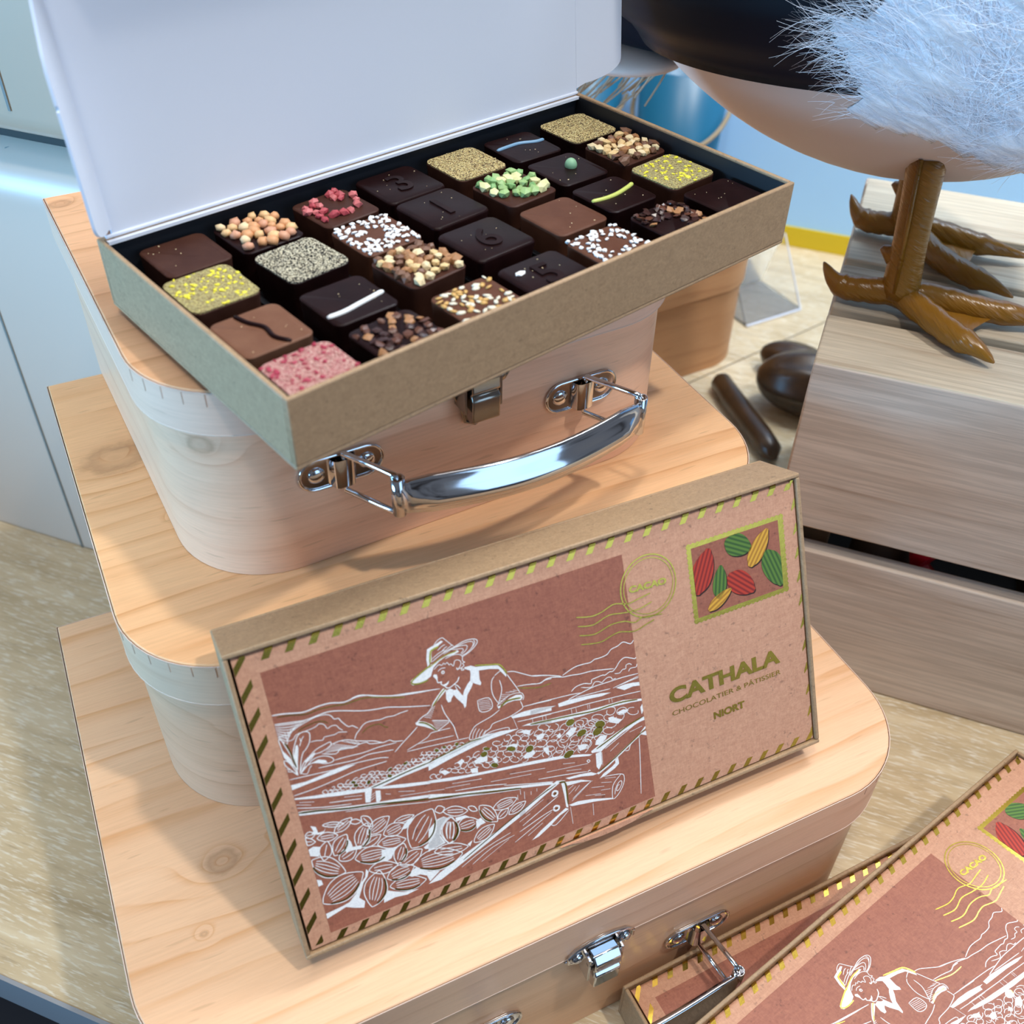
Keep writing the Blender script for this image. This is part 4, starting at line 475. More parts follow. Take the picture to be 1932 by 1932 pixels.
ARTG = ('35 127,1006 45,-9 56,-17 43,2 56,-6 45,-9 56,0 42,-9 58,-23 60,-22;30 404,832 22,13 26,3 24,-6 13,-15 14,-9;30 185,926 23,8 28,3 18,1 23,-6 18,-15;50 131,900 8,-30 5,-40 4,-40;70 706,1010 10,41 8,9 27,6;60 706,1003 -43,-18 -36,-18 -1,-12 26,-8 36,2;40 816,1024 -47,-2 -43,-14 -28,-12;60 874,942 51,-16 42,-13 17,-24 9,-25;50 743,891 -19,-13 -21,-20 -21,-20;60 617,794 24,-12 22,-24 14,-22;70 942,735 27,15 32,-1 30,-6;35 1025,789 60,-22 35,-8 47,-1;60 1050,617 92,-15 93,-15 95,-17 66,-2 65,-6 66,-14;50 622,618 95,12 77,9 48,-3;50 389,602 69,4 74,7 97,4;70 113,610 71,-19 102,-35 122,-33 190,-59;60 591,466 155,-44 133,-40 86,-25;60 1313,398 76,24 76,25 75,15;50 1307,290 66,28 79,39 87,43;60 1127,315 23,-8 4,-31 -4,-76;40 939,251 93,37 80,24;100 1098,270 9,4;90 1095,201 9,0;40 675,145 81,34 78,32 94,37 150,57;60 513,284 20,3 18,6 14,9 13,12 9,16 7,18 4,22;60 652,246 10,8 8,10 6,10 3,11 0,13 -1,14 -5,14;60 283,318 14,-10 13,-8 14,-6 13,-3 14,-1 13,2 14,5;60 305,375 11,5 9,6 7,7 6,9 4,11 3,11 1,14;60 211,383 11,2 9,3 8,4 6,7 6,8 4,9 3,11;60 431,248 9,3 7,5 7,6 4,7 4,8 1,10 1,11;60 498,188 21,-14 20,-11 20,-8 20,-4 20,-2 21,3 20,5;60 382,187 12,-6 12,-5 12,-2 11,0 11,2 11,5 10,6;60 386,143 14,-11 14,-8 14,-6 15,-4 14,-2 14,1 15,3;60 307,111 15,7 12,10 10,11 7,14 4,16 2,17 -1,20;60 113,371 4,-17 9,-16 11,-13 11,-10 13,-8 14,-6 16,-4;60 139,192 21,-5 20,-2 19,1 17,6 17,9 15,12 14,16;60 780,334 1,-13 3,-12 4,-11 5,-10 7,-10 9,-8 10,-7;60 649,249 9,8 8,8 6,9 4,11 2,12 -1,13 -2,14;60 687,281 10,-7 10,-6 10,-3 9,-1 9,1 9,4 8,5')
FILW = ('148,835 16,38 7,4 1,-14 -15,-56 -6,-32 -3,15;113,881 11,-22 14,-30 5,-37 -14,23 -14,30;180,801 22,15 23,8 -5,-8 -21,-12 -17,-7;201,787 29,4 24,-13 4,-12 -29,10;113,730 55,-7 62,3 64,5 63,-12 -36,-4 -44,-3 -50,0 -62,-1 -52,-2;706,1069 17,5 18,4 24,7 7,-6 -20,-10 -24,-5 -8,-14 -5,-33 -20,-17 1,31;622,969 38,17 39,16 41,10 42,9 37,6 5,-9 -24,-4 -32,2 -29,-11 -23,-16 -10,-17 -5,-12 -26,-11 -26,-1 -23,0 -7,10;738,908 16,3 11,7 -6,-12 -9,-6;712,960 11,-1 1,-14 -5,-16 -4,16;744,881 18,4 13,-12 14,-2 16,-34 8,18 18,22 12,10 11,-13 -10,-16 -21,-24 -14,-45 -7,-4 -2,18 -21,33 -8,18 -11,-11 -5,-12 -11,0 -5,17;831,949 27,-2 18,-12 10,-18 -4,-38 4,-15 -4,-10 -19,13 -19,18 7,27 1,16 -19,14;876,935 29,-7 59,-18 16,-24 11,-25 -3,-10 -11,19 -13,24 -35,13 -43,9;747,884 -18,-14 -20,-14 -18,-11 -16,-12 10,18 21,20 23,19 8,5;605,797 14,3 23,-13 23,-21 12,-23 1,-11 -20,19 -23,18 -29,18;931,742 19,0 35,16 29,4 23,-7 3,-14 -10,-8 -27,8 -28,1 -26,-6 -15,-5;1439,635 40,1 39,-6 28,-8 0,-16 -30,7 -41,-2 -18,12;1180,660 48,0 82,-13 63,-12 41,-12 -43,-1 -64,10 -76,7 -50,5;1060,673 46,-4 64,-14 -38,-2 -44,2 -31,0;1051,620 92,-13 93,-14 128,-16 99,-8 83,-24 0,-10 -53,11 -99,13 -129,10 -125,19 -91,22;978,680 57,1 56,-7 60,-14 -3,-19 -61,10 -56,9 -48,9;1014,622 25,1 49,-6 54,-11 -3,-18 -60,14 -48,16;619,607 131,20 106,13 70,-5 73,-18 -42,-2 -70,2 -85,-7 -77,-9 -110,-18;621,613 107,20 84,10 52,1 51,-9 -46,-4 -63,-4 -71,-10 -115,-7;365,609 22,-1 74,9 66,5 104,6 -6,-26 -103,-3 -93,-8 56,-15 128,-38 -3,-11 -103,27 -80,28 -35,17 -18,-54 -18,6;113,674 70,-18 89,-20 93,-27 -1,-14 -95,24 -89,26 -67,23;402,584 18,-6 -5,-36 -10,-11 -10,7;113,614 14,-1 102,-31 119,-35 124,-30 129,-35 -2,-11 -130,31 -124,30 -120,34 -112,33;606,542 155,-38 136,-26 140,-24 106,-22 108,-34 41,-17 -14,-2 -115,35 -93,19 -106,21 -137,26 -134,26 -89,25;595,485 100,-38 119,-34 153,-45 130,-39 12,-15 -92,27 -138,41 -135,33 -153,52;1288,397 64,22 75,21 76,18 43,2 0,-16 -23,-1 -80,-17 -65,-25 -46,-22 -42,8;1306,378 26,1 -5,-57 -18,-22 -8,18;1296,287 58,24 78,39 83,40 31,25 0,-10 -32,-25 -84,-44 -78,-39 -47,-18;1518,386 27,7 1,-3 0,-20 -11,6;1388,323 15,3 0,-35 -22,-14 -49,-16 -26,-3 20,16 43,16 18,11;1159,322 63,-8 51,-11 26,-18 -18,-1 -54,17 -55,10;1156,305 68,-18 53,-28 -54,18 -63,8;1136,306 20,-1 1,-38 -8,-82 -9,6 0,54;940,254 74,30 78,33 26,9 40,-14 -29,-1 -82,-33 -75,-34 -36,-14;969,104 46,28 57,27 65,29 13,-11 -45,-14 -47,-28 -57,-27;1153,195 42,0 69,-18 87,-32 2,-7 -77,22 -69,15 -42,9;518,102 52,29 90,29 98,30 91,26 78,28 39,11 -3,-15 -78,-28 -101,-38 -111,-40 -102,-36;141,542 18,-12 3,-27 22,-2 9,11 -12,-21 -23,5 -20,11 9,10;113,450 19,5 23,-11 -12,-39 -30,16;259,438 10,-24 2,-23 34,-8 -7,-15 -24,7 -32,3 -1,16;480,402 23,13 19,-5 -20,-18 -20,-13 -19,4;372,330 29,-6 32,-5 -18,-20 -14,-20 -17,-4 -37,14 19,13;604,362 28,3 19,-12 -39,-40 -8,-20 16,-42 -39,-5 -45,13 -5,10 38,17 27,34;447,176 20,14 18,7 25,-16 19,-24 45,-17 -48,-29 -7,31 -24,17 -34,4;113,315 16,-10 2,-21 -18,-1;298,277 7,-15 -8,-19 -21,-21 -23,-43 -6,-12 18,-25 -9,-26 -36,17 -29,18 -78,-17 0,23 67,4 28,5 31,24 20,29 28,25;360,147 20,-14 37,-21 59,-13 -49,-4 -46,10 -48,-4 5,25;607,366 27,1 18,-17 -24,-16 -22,-25 -5,-21 11,-32 -67,-15 20,95;678,342 41,-6 14,-14 -31,2 -24,-1;756,292 22,6 16,-30 -22,-2 -19,-11;704,206 23,9 -15,-24;730,573 22,7 7,-15 -19,-9;798,552 29,7 27,-7 -4,-21 -34,3 -18,7;872,533 14,2 8,-22 -13,-6;937,563 32,-2 16,-10 -5,-11 -35,5;1000,492 20,11 28,-4 1,-15 -20,-11 -28,5;1084,493 25,-3 -3,-41 -12,17;990,602 36,0 22,-12 -9,-19 -28,23;1065,557 23,2 17,-6 -14,-18 -22,1;1151,523 16,9 5,-18 -12,-6;1191,518 29,16 23,-6 -13,-21 -23,-8;1232,448 47,-15 -18,-16 -22,1;656,563 23,-3 17,-18 -24,-3;776,524 30,-5 -2,-22 -25,7;1385,516 16,0 27,-20 19,-11 -22,-12 -37,21;1429,525 28,3 25,-11 -15,-9 -30,4;1316,435 22,15 32,-9 -9,-14 -29,-18 -22,9;1535,508 11,12 0,-33 -9,-13')
FILG = ('1233,550 -13,-5 -14,2 -8,10 3,11 12,7 15,-2 9,-8;1239,486 -2,11 10,10 17,3 14,-5 4,-11 -9,-10 -16,-4;869,581 0,-6 -8,-1 -10,3 -8,7 0,6 6,3 10,-3;935,553 9,4 14,-3 12,-9 3,-10 -7,-5 -14,3 -13,8;1011,509 2,12 11,7 13,-1 9,-8 -1,-11 -10,-9 -13,0;835,576 11,0 9,-6 1,-9 -7,-7 -11,-1 -9,5 -3,9;1188,407 -16,3 -7,10 7,12 16,7 17,-2 8,-9 -5,-12;881,488 -11,4 -9,9 -1,8 7,5 11,-3 10,-8 2,-9;1332,489 -10,13 2,12 14,6 17,-4 12,-12 0,-13 -13,-7;1307,468 2,14 14,10 18,2 13,-8 0,-14 -13,-12 -18,-3;534,655 7,0 4,-3 -2,-4 -6,-4 -8,0 -4,3 1,4;477,644 -7,-3 -5,1 -2,4 4,5 6,3 6,0 2,-3;465,629 7,-2 4,-5 -1,-4 -6,-3 -7,2 -5,4 1,5;329,646 -6,4 -2,5 3,3 7,0 6,-3 3,-6 -3,-3;388,637 5,-3 2,-5 -4,-6 -6,-3 -6,2 -2,5 3,6;334,642 7,-1 5,-4 0,-5 -4,-3 -7,0 -6,4 -1,5;752,650 -2,-5 -5,-4 -6,2 -3,4 0,6 5,4 6,-1;696,661 5,-4 1,-4 -4,-3 -7,1 -5,3 -2,5 3,2;654,654 -1,6 4,3 7,-1 5,-5 2,-6 -3,-3 -7,0')
def dec(s, wid):
    for it in s.split(';'):
        tk = it.split(' '); w_ = int(tk[0])/100 if wid else 0; x = y = 0; pts = []
        for a in tk[1 if wid else 0:]:
            dx, dy = a.split(','); x += int(dx); y += int(dy); pts.append((x/1e4, y/1e4))
        yield w_/1000, pts
TW = .0019
def tray_shell(name, parent, mat, outer=True):
    b = MB(); b.box((0, 0, 0), (L, D, .0015))
    for q in (((0, 0, .0015), (L, TW, H)), ((0, D-TW, .0015), (L, D, H)), ((0, TW, .0015), (TW, D-TW, H)), ((L-TW, TW, .0015), (L, D-TW, H))): b.box(*q)
    return b.build(name, mat, parent, bevel=.0006)
def clip(poly, x0, x1, y0, y1):
    def cut(pl, f, g):
        o = []
        for i in range(len(pl)):
            a, c = pl[i], pl[(i+1) % len(pl)]; fa, fc = f(a), f(c)
            if fa >= 0: o.append(a)
            if (fa >= 0) != (fc >= 0): t = fa/(fa-fc); o.append((a[0]+(c[0]-a[0])*t, a[1]+(c[1]-a[1])*t))
        return o
    for f in (lambda q: q[0]-x0, lambda q: x1-q[0], lambda q: q[1]-y0, lambda q: y1-q[1]):
        if len(poly) > 2: poly = cut(poly, f, None)
    return poly
def build_printed_box(Mx, label, group=None):
    root = empty('chocolate_box', Mx, label, 'box', group)
    tray_shell('tray', root, M_kraft)
    zt = H-.0014; u0, u1, v0, v1 = .0029, L-.0026, .0026, D-.0022
    b = MB()                                   # lid panel with rounded fold at the top and a tab at the bottom
    pr = [(v0, zt-.0013), (v0, zt-.0002), (v0+.0002, zt)]+[(v1-.0028+.0028*sin(pi/2*k/5), zt-.0028+.0028*cos(pi/2*k/5)) for k in range(6)]+[(v1, .004), (v1-.0012, .004), (v1-.0012, zt-.0030), (v1-.0030, zt-.0013)]
    n = len(pr); vs = [(u0, y, z) for y, z in pr]+[(u1, y, z) for y, z in pr]
    b.add(vs, [(i, n+i, n+(i+1) % n, (i+1) % n) for i in range(n)]+[tuple(range(n)), tuple(reversed(range(n, 2*n)))])
    tab = [(.108, v0+.0003), (.113, v0-.0002), (.118, v0-.0013), (.126, v0-.0021), (.134, v0-.0022), (.142, v0-.0017), (.147, v0-.0003), (.152, v0+.0003)]
    b.prism([(x, y) for x, y in tab], H-.0002, H+.0008); b.prism([(.112, v0+.0003), (.150, v0+.0003), (.150, v0+.004), (.112, v0+.004)], zt-.001, zt-.00005)
    lid = b.build('lid', M_print, root)
    z1_, z2_, z3_, z4_ = zt+.00006, zt+.00012, zt+.00016, zt+.0002
    b = MB(); b.poly([(.0112, .0068), (.1547, .0068), (.1547, .1188), (.0112, .1188)], z1_); b.build('picture_ground', M_rect, lid)
    b = MB()
    for w_, pts in dec(ARTW, True): b.ribbon(smoothline(pts), w_*.9, z3_)
    for w_, pts in dec(FILW, False): b.poly(pts, z2_)
    b.build('white_drawing', M_ink, lid)
    b = MB()
    for w_, pts in dec(ARTG, True): b.ribbon(smoothline(pts), w_, z4_)
    for w_, pts in dec(FILG, False): b.poly(pts, z4_)
    b.build('foil_drawing', M_gold, lid)
    b = MB()                                   # airmail stripes
    for k in range(1, 28):
        c = .00729+k*.008454
        b.poly([(c-.0032, .1232), (c-.0003, .1232), (c+.0014, .12595), (c-.0015, .12595)], z1_)
        if k < 27:
            for (va, vb, za, zb_) in ((.12595, .1268, zt+.00006, zt-.0003), (.1268, .1275, zt-.0003, zt-.0012)):
                o = len(b.v); s_ = .6; xa, xb = c-.0015+(va-.12595)*s_, c-.0015+(vb-.12595)*s_
                b.v += [(xa, va, za+.00012), (xa+.0029, va, za+.00012), (xb+.0029, vb, zb_+.00012), (xb, vb, zb_+.00012)]; b.f.append([o, o+1, o+2, o+3]); b.uv.append(None)
    for k in range(1, 28):
        c = .0056+k*.00849
        q = clip([(c-.0024, .0018), (c+.0004, .0018), (c+.0040, .0063), (c+.0012, .0063)], u0, u1, v0+.0002, 1)
        if len(q) > 2: b.poly(q, z1_)
    for k in range(-1, 11):
        yb = .1178-k*.01100
        q = clip([(.0078, yb), (.0026, yb-.0060), (.0026, yb-.0093), (.0078, yb-.0031)], u0+.0001, .0079, .004, .1268)
        if len(q) > 2: b.poly(q, z1_)
        q = clip([(L-.0014, .1200-k*.0110), (L-.0014, .1165-k*.0110), (L-.0045, .1135-k*.0110), (L-.0045, .1145-k*.0110), (L-.003, .1185-k*.011)], 0, u1, .004, .1268)
        if len(q) > 2: b.poly(q, z1_)
    b.build('airmail_stripes', M_gold, lid)
    # postage stamp
    sx0, sx1, sy0, sy1 = .1836, .2309, .0786, .1137
    b = MB(); fr_ = .0020
    o = []; m = 26
    def wav(a, c, n_): return [(a[0]+(c[0]-a[0])*i/n_+(.00035 if i % 2 else -.0002)*(c[1]-a[1])/math.hypot(c[0]-a[0], c[1]-a[1]), a[1]+(c[1]-a[1])*i/n_-(.00035 if i % 2 else -.0002)*(c[0]-a[0])/math.hypot(c[0]-a[0], c[1]-a[1])) for i in range(n_)]
    ou = wav((sx0, sy0), (sx1, sy0), 44)+wav((sx1, sy0), (sx1, sy1), 32)+wav((sx1, sy1), (sx0, sy1), 44)+wav((sx0, sy1), (sx0, sy0), 32)
    def inn(q): return (min(max(q[0], sx0+fr_), sx1-fr_-.0006), min(max(q[1], sy0+fr_), sy1-fr_))
    n = len(ou); o0 = len(b.v); b.v += [(x, y, z1_) for x, y in ou]+[(*inn(q), z1_) for q in ou]
    for i in range(n): b.f.append([o0+i, o0+(i+1) % n, o0+n+(i+1) % n, o0+n+i]); b.uv.append(None)
    st = b.build('stamp_border', M_gold, lid)
    b = MB(); b.poly([(sx0+fr_, sy0+fr_), (sx1-fr_-.0006, sy0+fr_), (sx1-fr_-.0006, sy1-fr_), (sx0+fr_, sy1-fr_)], z1_); b.build('stamp_ground', M_rect, lid)
    PODS = (('red_cocoa_pod', M_podr, .1898, .1003, .0185, .0105, 66), ('green_cocoa_pod', M_podg, .2079, .1066, .0130, .0096, -30), ('yellow_cocoa_pod', M_pody, .2176, .1025, .0162, .0078, 54), ('green_cocoa_pod', M_podg, .2243, .0912, .0175, .0100, -70), ('green_cocoa_pod', M_podg, .1974, .0933, .0135, .0066, 80), ('red_cocoa_pod', M_podr, .2077, .0895, .0150, .0098, -42), ('yellow_cocoa_pod', M_pody, .1966, .0856, .0125, .0052, 28))
    for nm, mt, cx, cy, ln, wd, an in PODS:
        a = radians(an); pts = []; sh = []
        for k in range(28):
            t = 2*pi*k/28; x = ln/2*cos(t); y = wd/2*sin(t)*(1-.18*cos(t))
            if abs(cos(t)) > .96: x *= 1.09
            pts.append((cx+x*cos(a)-y*sin(a), cy+x*sin(a)+y*cos(a))); sh.append((cx+.0004+x*cos(a)-y*sin(a), cy-.0007+x*sin(a)+y*cos(a)))
        B_ = (sx0+fr_, sx1-fr_-.0006, sy0+fr_, sy1-fr_)
        b = MB(); b.poly(clip(sh, *B_), z2_); so = b.build('pod_outline', M_podk, lid)
        b = MB(); q = clip(pts, *B_); b.poly([((x-cx)*cos(a)+(y-cy)*sin(a), -(x-cx)*sin(a)+(y-cy)*cos(a)) for x, y in q], 0)
        ob = b.build(nm, mt, lid); ob.matrix_local = Matrix.Translation((cx, cy, z4_)) @ Matrix.Rotation(a, 4, 'Z')
    # postmark
    b = MB(); cx, cy = .1645, .1022
    for rx, wd in ((.01265, .00055), (.0113, .00035)):
        b.ribbon([(cx+rx*cos(2*pi*k/64), cy+rx*1.05*sin(2*pi*k/64)) for k in range(65)], wd, z4_)
    for ws in (((131.3, 99.4), (137.9, 97.7), (142.6, 98.0), (148.3, 99.5), (154.3, 97.7), (159.1, 98.2), (164.9, 99.0)), ((131.4, 95.4), (138.1, 93.9), (145.3, 95.6), (152.2, 94.4), (158.5, 93.8), (165.1, 95.1)), ((131.5, 91.4), (138.2, 89.8), (145.5, 91.3), (151.7, 90.8), (156.2, 88.8), (160.3, 89.7), (169.1, 88.3)), ((131.6, 87.4), (139.9, 85.6), (145.6, 86.7), (149.5, 86.9), (155.7, 85.1), (161.5, 86.3), (165.2, 87.1))):
        b.ribbon(smoothline([(x/1000, y/1000) for x, y in ws], 5), .0005, z4_)
    b.build('postmark', M_gold, lid)
    text('CACAO', .0043, .0172, .1642, .1026, z4_, M_gold, 'postmark_lettering', lid, .00022, rotz=radians(-4))
    text('CATHALA', .0104, .0560, .1955, .0501, z4_, M_gold, 'name_lettering', lid, .00042)
    text('CHOCOLATIER & P\u00c2TISSIER', .0040, .0552, .1955, .0424, z4_, M_gold, 'small_lettering', lid, 0)
    text('NIORT', .0050, .0158, .1954, .0335, z4_, M_gold, 'town_lettering', lid, .0002)
    return root
def podmat(name, a, c):
    m = MT(name, .6); wv = m.new('ShaderNodeTexWave', wave_type='BANDS', bands_direction='Y'); wv.inputs['Scale'].default_value = 170; wv.inputs['Distortion'].default_value = .8; wv.inputs['Detail Scale'].default_value = 60
    m.link(m.coord(), wv.inputs['Vector']); m.color(m.ramp(wv.outputs[0], ((.1, lin(c)), (.8, lin(a))))); return m.m
M_podr = podmat('pod_red', (190, 58, 36), (134, 32, 26)); M_podg = podmat('pod_green', (92, 128, 48), (52, 88, 36)); M_pody = podmat('pod_yellow', (222, 168, 56), (176, 120, 36)); M_podk = plain('pod_shadow', (52, 30, 24), .7)
def copy_tree(o, parent=None):
    c = o.copy(); COL.objects.link(c)
    if parent: c.parent = parent
    for ch in list(o.children): copy_tree(ch, c)
    return c
# box leaning against the medium case
a = P['pa']; t = P['pt']; bu = V((cos(a), sin(a), 0)); bn = V((-sin(a), cos(a), 0)); bv = cos(t)*ZU+sin(t)*bn; bw = -cos(t)*bn+sin(t)*ZU
BX = build_printed_box(frame(V((P['px'], P['py'], Z3+.0004)), bu, bv, bw), 'closed kraft chocolate box standing on the large case, leaning on the medium case')
# box lying on the table
BA = copy_tree(BX); BA.matrix_world = Matrix.Translation((.1154, -.4628, .0005)) @ Matrix.Rotation(-.0461, 4, 'Z')
tag(BA, 'closed kraft chocolate box lying flat on the table below the chrome handle of the case')
# box on top of it
rv = V((-.1297, -.0392, .1236)); BB = copy_tree(BX)
BB.matrix_world = Matrix.Translation((.139, -.5024, .0451)) @ Matrix.Rotation(rv.length, 4, rv.normalized())
tag(BB, 'closed kraft chocolate box at the lower right, lying askew on top of another one')
# ---------------------------------------------------------------- open box
ta = P['ta']; OB = empty('open_chocolate_box', Matrix.Translation((P['tx'], P['ty'], Z1+P['g'])) @ Matrix.Rotation(ta, 4, 'Z'), 'open kraft gift box of chocolates with its white lid standing up, on the smallest case', 'box')
tray_shell('tray', OB, M_kraft)
b = MB()
for q in (((TW, TW, .0016), (TW+.0005, D-TW, H-.0012)), ((L-TW-.0005, TW, .0016), (L-TW, D-TW, H-.0012)), ((TW, TW, .0016), (L-TW, TW+.0005, H-.0012)), ((TW, D-TW-.0005, .0016), (L-TW, D-TW, H-.0012)), ((TW, TW, .0015), (L-TW, D-TW, .0022))): b.box(*q)
b.build('black_inner_sheet', M_black, OB)
b = MB(); b.box((.004, .0036, .0022), (L-.004, D-.0036, .0032))
for x in (.0372, .0712, .1055, .1390, .1716, .2055): b.box((x-.0012, .004, .0032), (x+.0012, D-.004, .0105))
b.build('divided_insert', M_insert, OB, bevel=.0003)
b = MB(); b.box((.03, .02, -.0036), (.20, D-.02, -.0001)); b.build('foot_pad', M_kraft, OB)
th = radians(6.); LH = D-.004
LM = Matrix.Translation((0, D-.0005, H-.0002)) @ Matrix.Rotation(-th, 4, 'X')   # local z runs up the lid
lidr = MB(); lidr.box((.0056, -.0009, -.0005), (L-.0012, .0003, LH)); lid = lidr.build('lid', M_white, OB, M=LM, bevel=.0003)
b = MB(); b.box((.0026, .0003, 0), (L-.0012, .0005, LH)); b.build('printed_back', M_print, lid)
b = MB(); b.tube([(.0030, -.0012, .0002), (L-.0012, -.0012, .0002)], .0007, 10); b.box((.0028, -.0036, -.0022), (L-.002, -.0004, -.0010)); b.build('hinge_fold', M_white, lid, smooth=False)
def flap(x0, ang, s_, wid):
    pr = [(0, .002)]+[(wid*sin(pi/2*k/8), .0035+.0085*(1-cos(pi/2*k/8))) for k in range(1, 9)]+[(wid, .05), (wid-.0008, .0505), (wid-.0008, .0515), (wid, .052), (wid, .062), (wid*.93, .068), (wid*.35, LH-.030), (wid*.2, LH-.004), (0, LH)]
    b = MB(); n = len(pr); d = V((cos(ang), -sin(ang), 0)); nr = V((sin(ang), cos(ang), 0))
    vs = [V((x0, -.0004, 0))+d*q[0]+ZU*q[1]+nr*.0005 for q in pr]+[V((x0, -.0004, 0))+d*q[0]+ZU*q[1]-nr*.0005 for q in pr]
    b.add(vs, [(i, (i+1) % n, n+(i+1) % n, n+i) for i in range(n)]+[tuple(reversed(range(n))), tuple(range(n, 2*n))])
    return b.build('side_flap', M_white, lid)
flap(L-.0012, radians(14), 1, .0245)
flap(.0058, radians(120), -1, .0245)
b = MB(); b.box((.0026, -.024, LH-.0010), (L-.0012, 0, LH)); b.build('front_flap', M_white, lid)
# ---------------------------------------------------------------- chocolates
rnd = random.Random(11)
def rrect(su, sv, r, k=5):
    o = []
    for cx, cy, s0 in ((su/2-r, sv/2-r, 0), (-su/2+r, sv/2-r, pi/2), (-su/2+r, -sv/2+r, pi), (su/2-r, -sv/2+r, 1.5*pi)):
        for i in range(k+1): t = s0+pi/2*i/k; o.append((cx+r*cos(t), cy+r*sin(t)))
    return o
def choc_body(su, sv, h, lip=0.):
    b = MB(); lev = [(0, -.0009), (h*.35, -.0006), (h-.0012, -.0001+lip), (h-.0004, -.00005+lip*.5), (h, -.0006)]
    o = len(b.v); n = None
    for z, d in lev:
        q = rrect(su+2*d, sv+2*d, .0033); n = len(q); b.v += [(x, y, z) for x, y in q]
    for i in range(len(lev)-1):
        for k in range(n): l = (k+1) % n; b.f.append([o+i*n+k, o+i*n+l, o+(i+1)*n+l, o+(i+1)*n+k]); b.uv.append(None)
    b.f.append([o+(len(lev)-1)*n+k for k in range(n)]); b.uv.append(None); b.f.append([o+k for k in reversed(range(n))]); b.uv.append(None)
    return b
def rock(seed, sx, sy, sz, jag=.25):
    r_ = random.Random(seed); bm = bmesh.new(); bmesh.ops.create_icosphere(bm, subdivisions=1, radius=1)
    for v in bm.verts: v.co = v.co*(1+r_.uniform(-jag, jag)); v.co = V((v.co.x*sx, v.co.y*sy, v.co.z*sz))
    vs = [tuple(v.co) for v in bm.verts]; fs = [[v.index for v in f.verts] for f in bm.faces]; bm.free(); return vs, fs
def meshof(name, vs, fs, mat, smooth=False):
    me = bpy.data.meshes.new(name); me.from_pydata(vs, [], fs); me.materials.append(mat)
    for q in me.polygons: q.use_smooth = smooth
    return me
_cache = {}
def pieces(root, name, mats, n, size, su, sv, z, jag=.25, flat=.75, region=None, smooth=False, aniso=1., label=None):
    """scatter separate pieces over the top of a chocolate"""
    put = []; tries = 0
    while len(put) < n and tries < 6000:
        tries += 1; x, y = rnd.uniform(-su/2+size*.4, su/2-size*.4), rnd.uniform(-sv/2+size*.4, sv/2-size*.4)
        if region and not region(x/su*2, y/sv*2): continue
        if any((x-a)**2+(y-c)**2 < (size*.70)**2 for a, c in put): continue
        put.append((x, y))
    for i, (x, y) in enumerate(put):
        mi = rnd.randrange(len(mats)); vi = rnd.randrange(4); key = (name, mats[mi].name, vi, size)
        if key not in _cache:
            vs, fs = rock(hash((vi, 7)) % 1000+vi*13+int(size*1e5), size*.5*aniso, size*.5, size*.5*flat, jag); _cache[key] = meshof(name, vs, fs, mats[mi], smooth)
        o = bpy.data.objects.new(name, _cache[key]); COL.objects.link(o); o.parent = root; k = rnd.uniform(.78, 1.15)
        o.matrix_local = Matrix.Translation((x, y, z+size*.28*flat)) @ Matrix.Rotation(rnd.uniform(0, 2*pi), 4, 'Z') @ Matrix.Rotation(rnd.uniform(-.4, .4), 4, 'X') @ Matrix.Scale(k, 4)
def crumbs(root, name, mat, n, s0, s1, su, sv, z, region=None, kind='stuff', label=None):
    b = MB()
    for i in range(n):
        for _ in range(30):
            x, y = rnd.uniform(-su/2+.0006, su/2-.0006), rnd.uniform(-sv/2+.0006, sv/2-.0006)
            if abs(x) > su/2-.0022 and abs(y) > sv/2-.0022: continue
            if region is None or region(x/su*2, y/sv*2): break
        s = rnd.uniform(s0, s1); vs, fs = rock(rnd.randrange(9), s, s*rnd.uniform(.5, 1), s*.6, .3)
        a_ = rnd.uniform(0, 6.3); vs = [(x+p_[0]*cos(a_)-p_[1]*sin(a_), y+p_[0]*sin(a_)+p_[1]*cos(a_), z+p_[2]+s*.15) for p_ in vs]
        b.add(vs, fs)
    o = b.build(name, mat, root); tag(o, kind=kind)
    return o
def crust(root, name, mat, su, sv, z, t=.0007):
    b = MB(); nx = 26; vs = []; 
    q = rrect(su-.0004, sv-.0004, .0036, 6); b.prism(q, z-.0002, z+t*.5)
    o = b.build(name, mat, root); tag(o, kind='stuff'); return o
def stroke(root, name, mat, pts, r):
    b = MB(); pp = smoothline(pts, 4); b.tube(pp, [r*(.6 if i in (0, len(pp)-1) else 1) for i in range(len(pp))], 8); return b.build(name, mat, root, smooth=True)
M_nut = [plain('nut_cream', (224, 182, 128), .5), plain('nut_tan', (210, 152, 104), .5), plain('nut_pale', (232, 204, 160), .55), plain('nut_rose', (206, 150, 118), .5)]
M_haz = [plain('hazel_cream', (216, 184, 130), .5), plain('hazel_brown', (160, 112, 70), .5), plain('hazel_pale', (226, 204, 160), .55), plain('hazel_skin', (112, 76, 54), .5)]
M_grn = [plain('mint_green', (150, 182, 118), .5), plain('pale_pistachio', (212, 212, 156), .5), plain('leaf_green', (124, 168, 104), .5)]
M_red = [plain('berry_red', (172, 66, 74), .55), plain('berry_pink', (196, 104, 104), .55)]
M_sug = [plain('sugar_white', (240, 240, 238), .5)]
M_ses = [plain('sesame_pale', (236, 226, 200), .45), plain('sesame_gold', (206, 162, 92), .45)]
M_nib = [plain('cocoa_nib', (92, 56, 42), .3), plain('cocoa_nib_dark', (58, 34, 30), .28)]
M_yel = plain('lemon_crumb', (232, 222, 62), .6); M_olv = plain('olive_crumb', (168, 158, 112), .8); M_rcr = plain('raspberry_crumb', (164, 48, 72), .6)
M_pinkd = speck('raspberry_dust', ((190, 146, 138), (176, 108, 108), (206, 172, 160), (170, 94, 100), (200, 156, 146)), 2600)
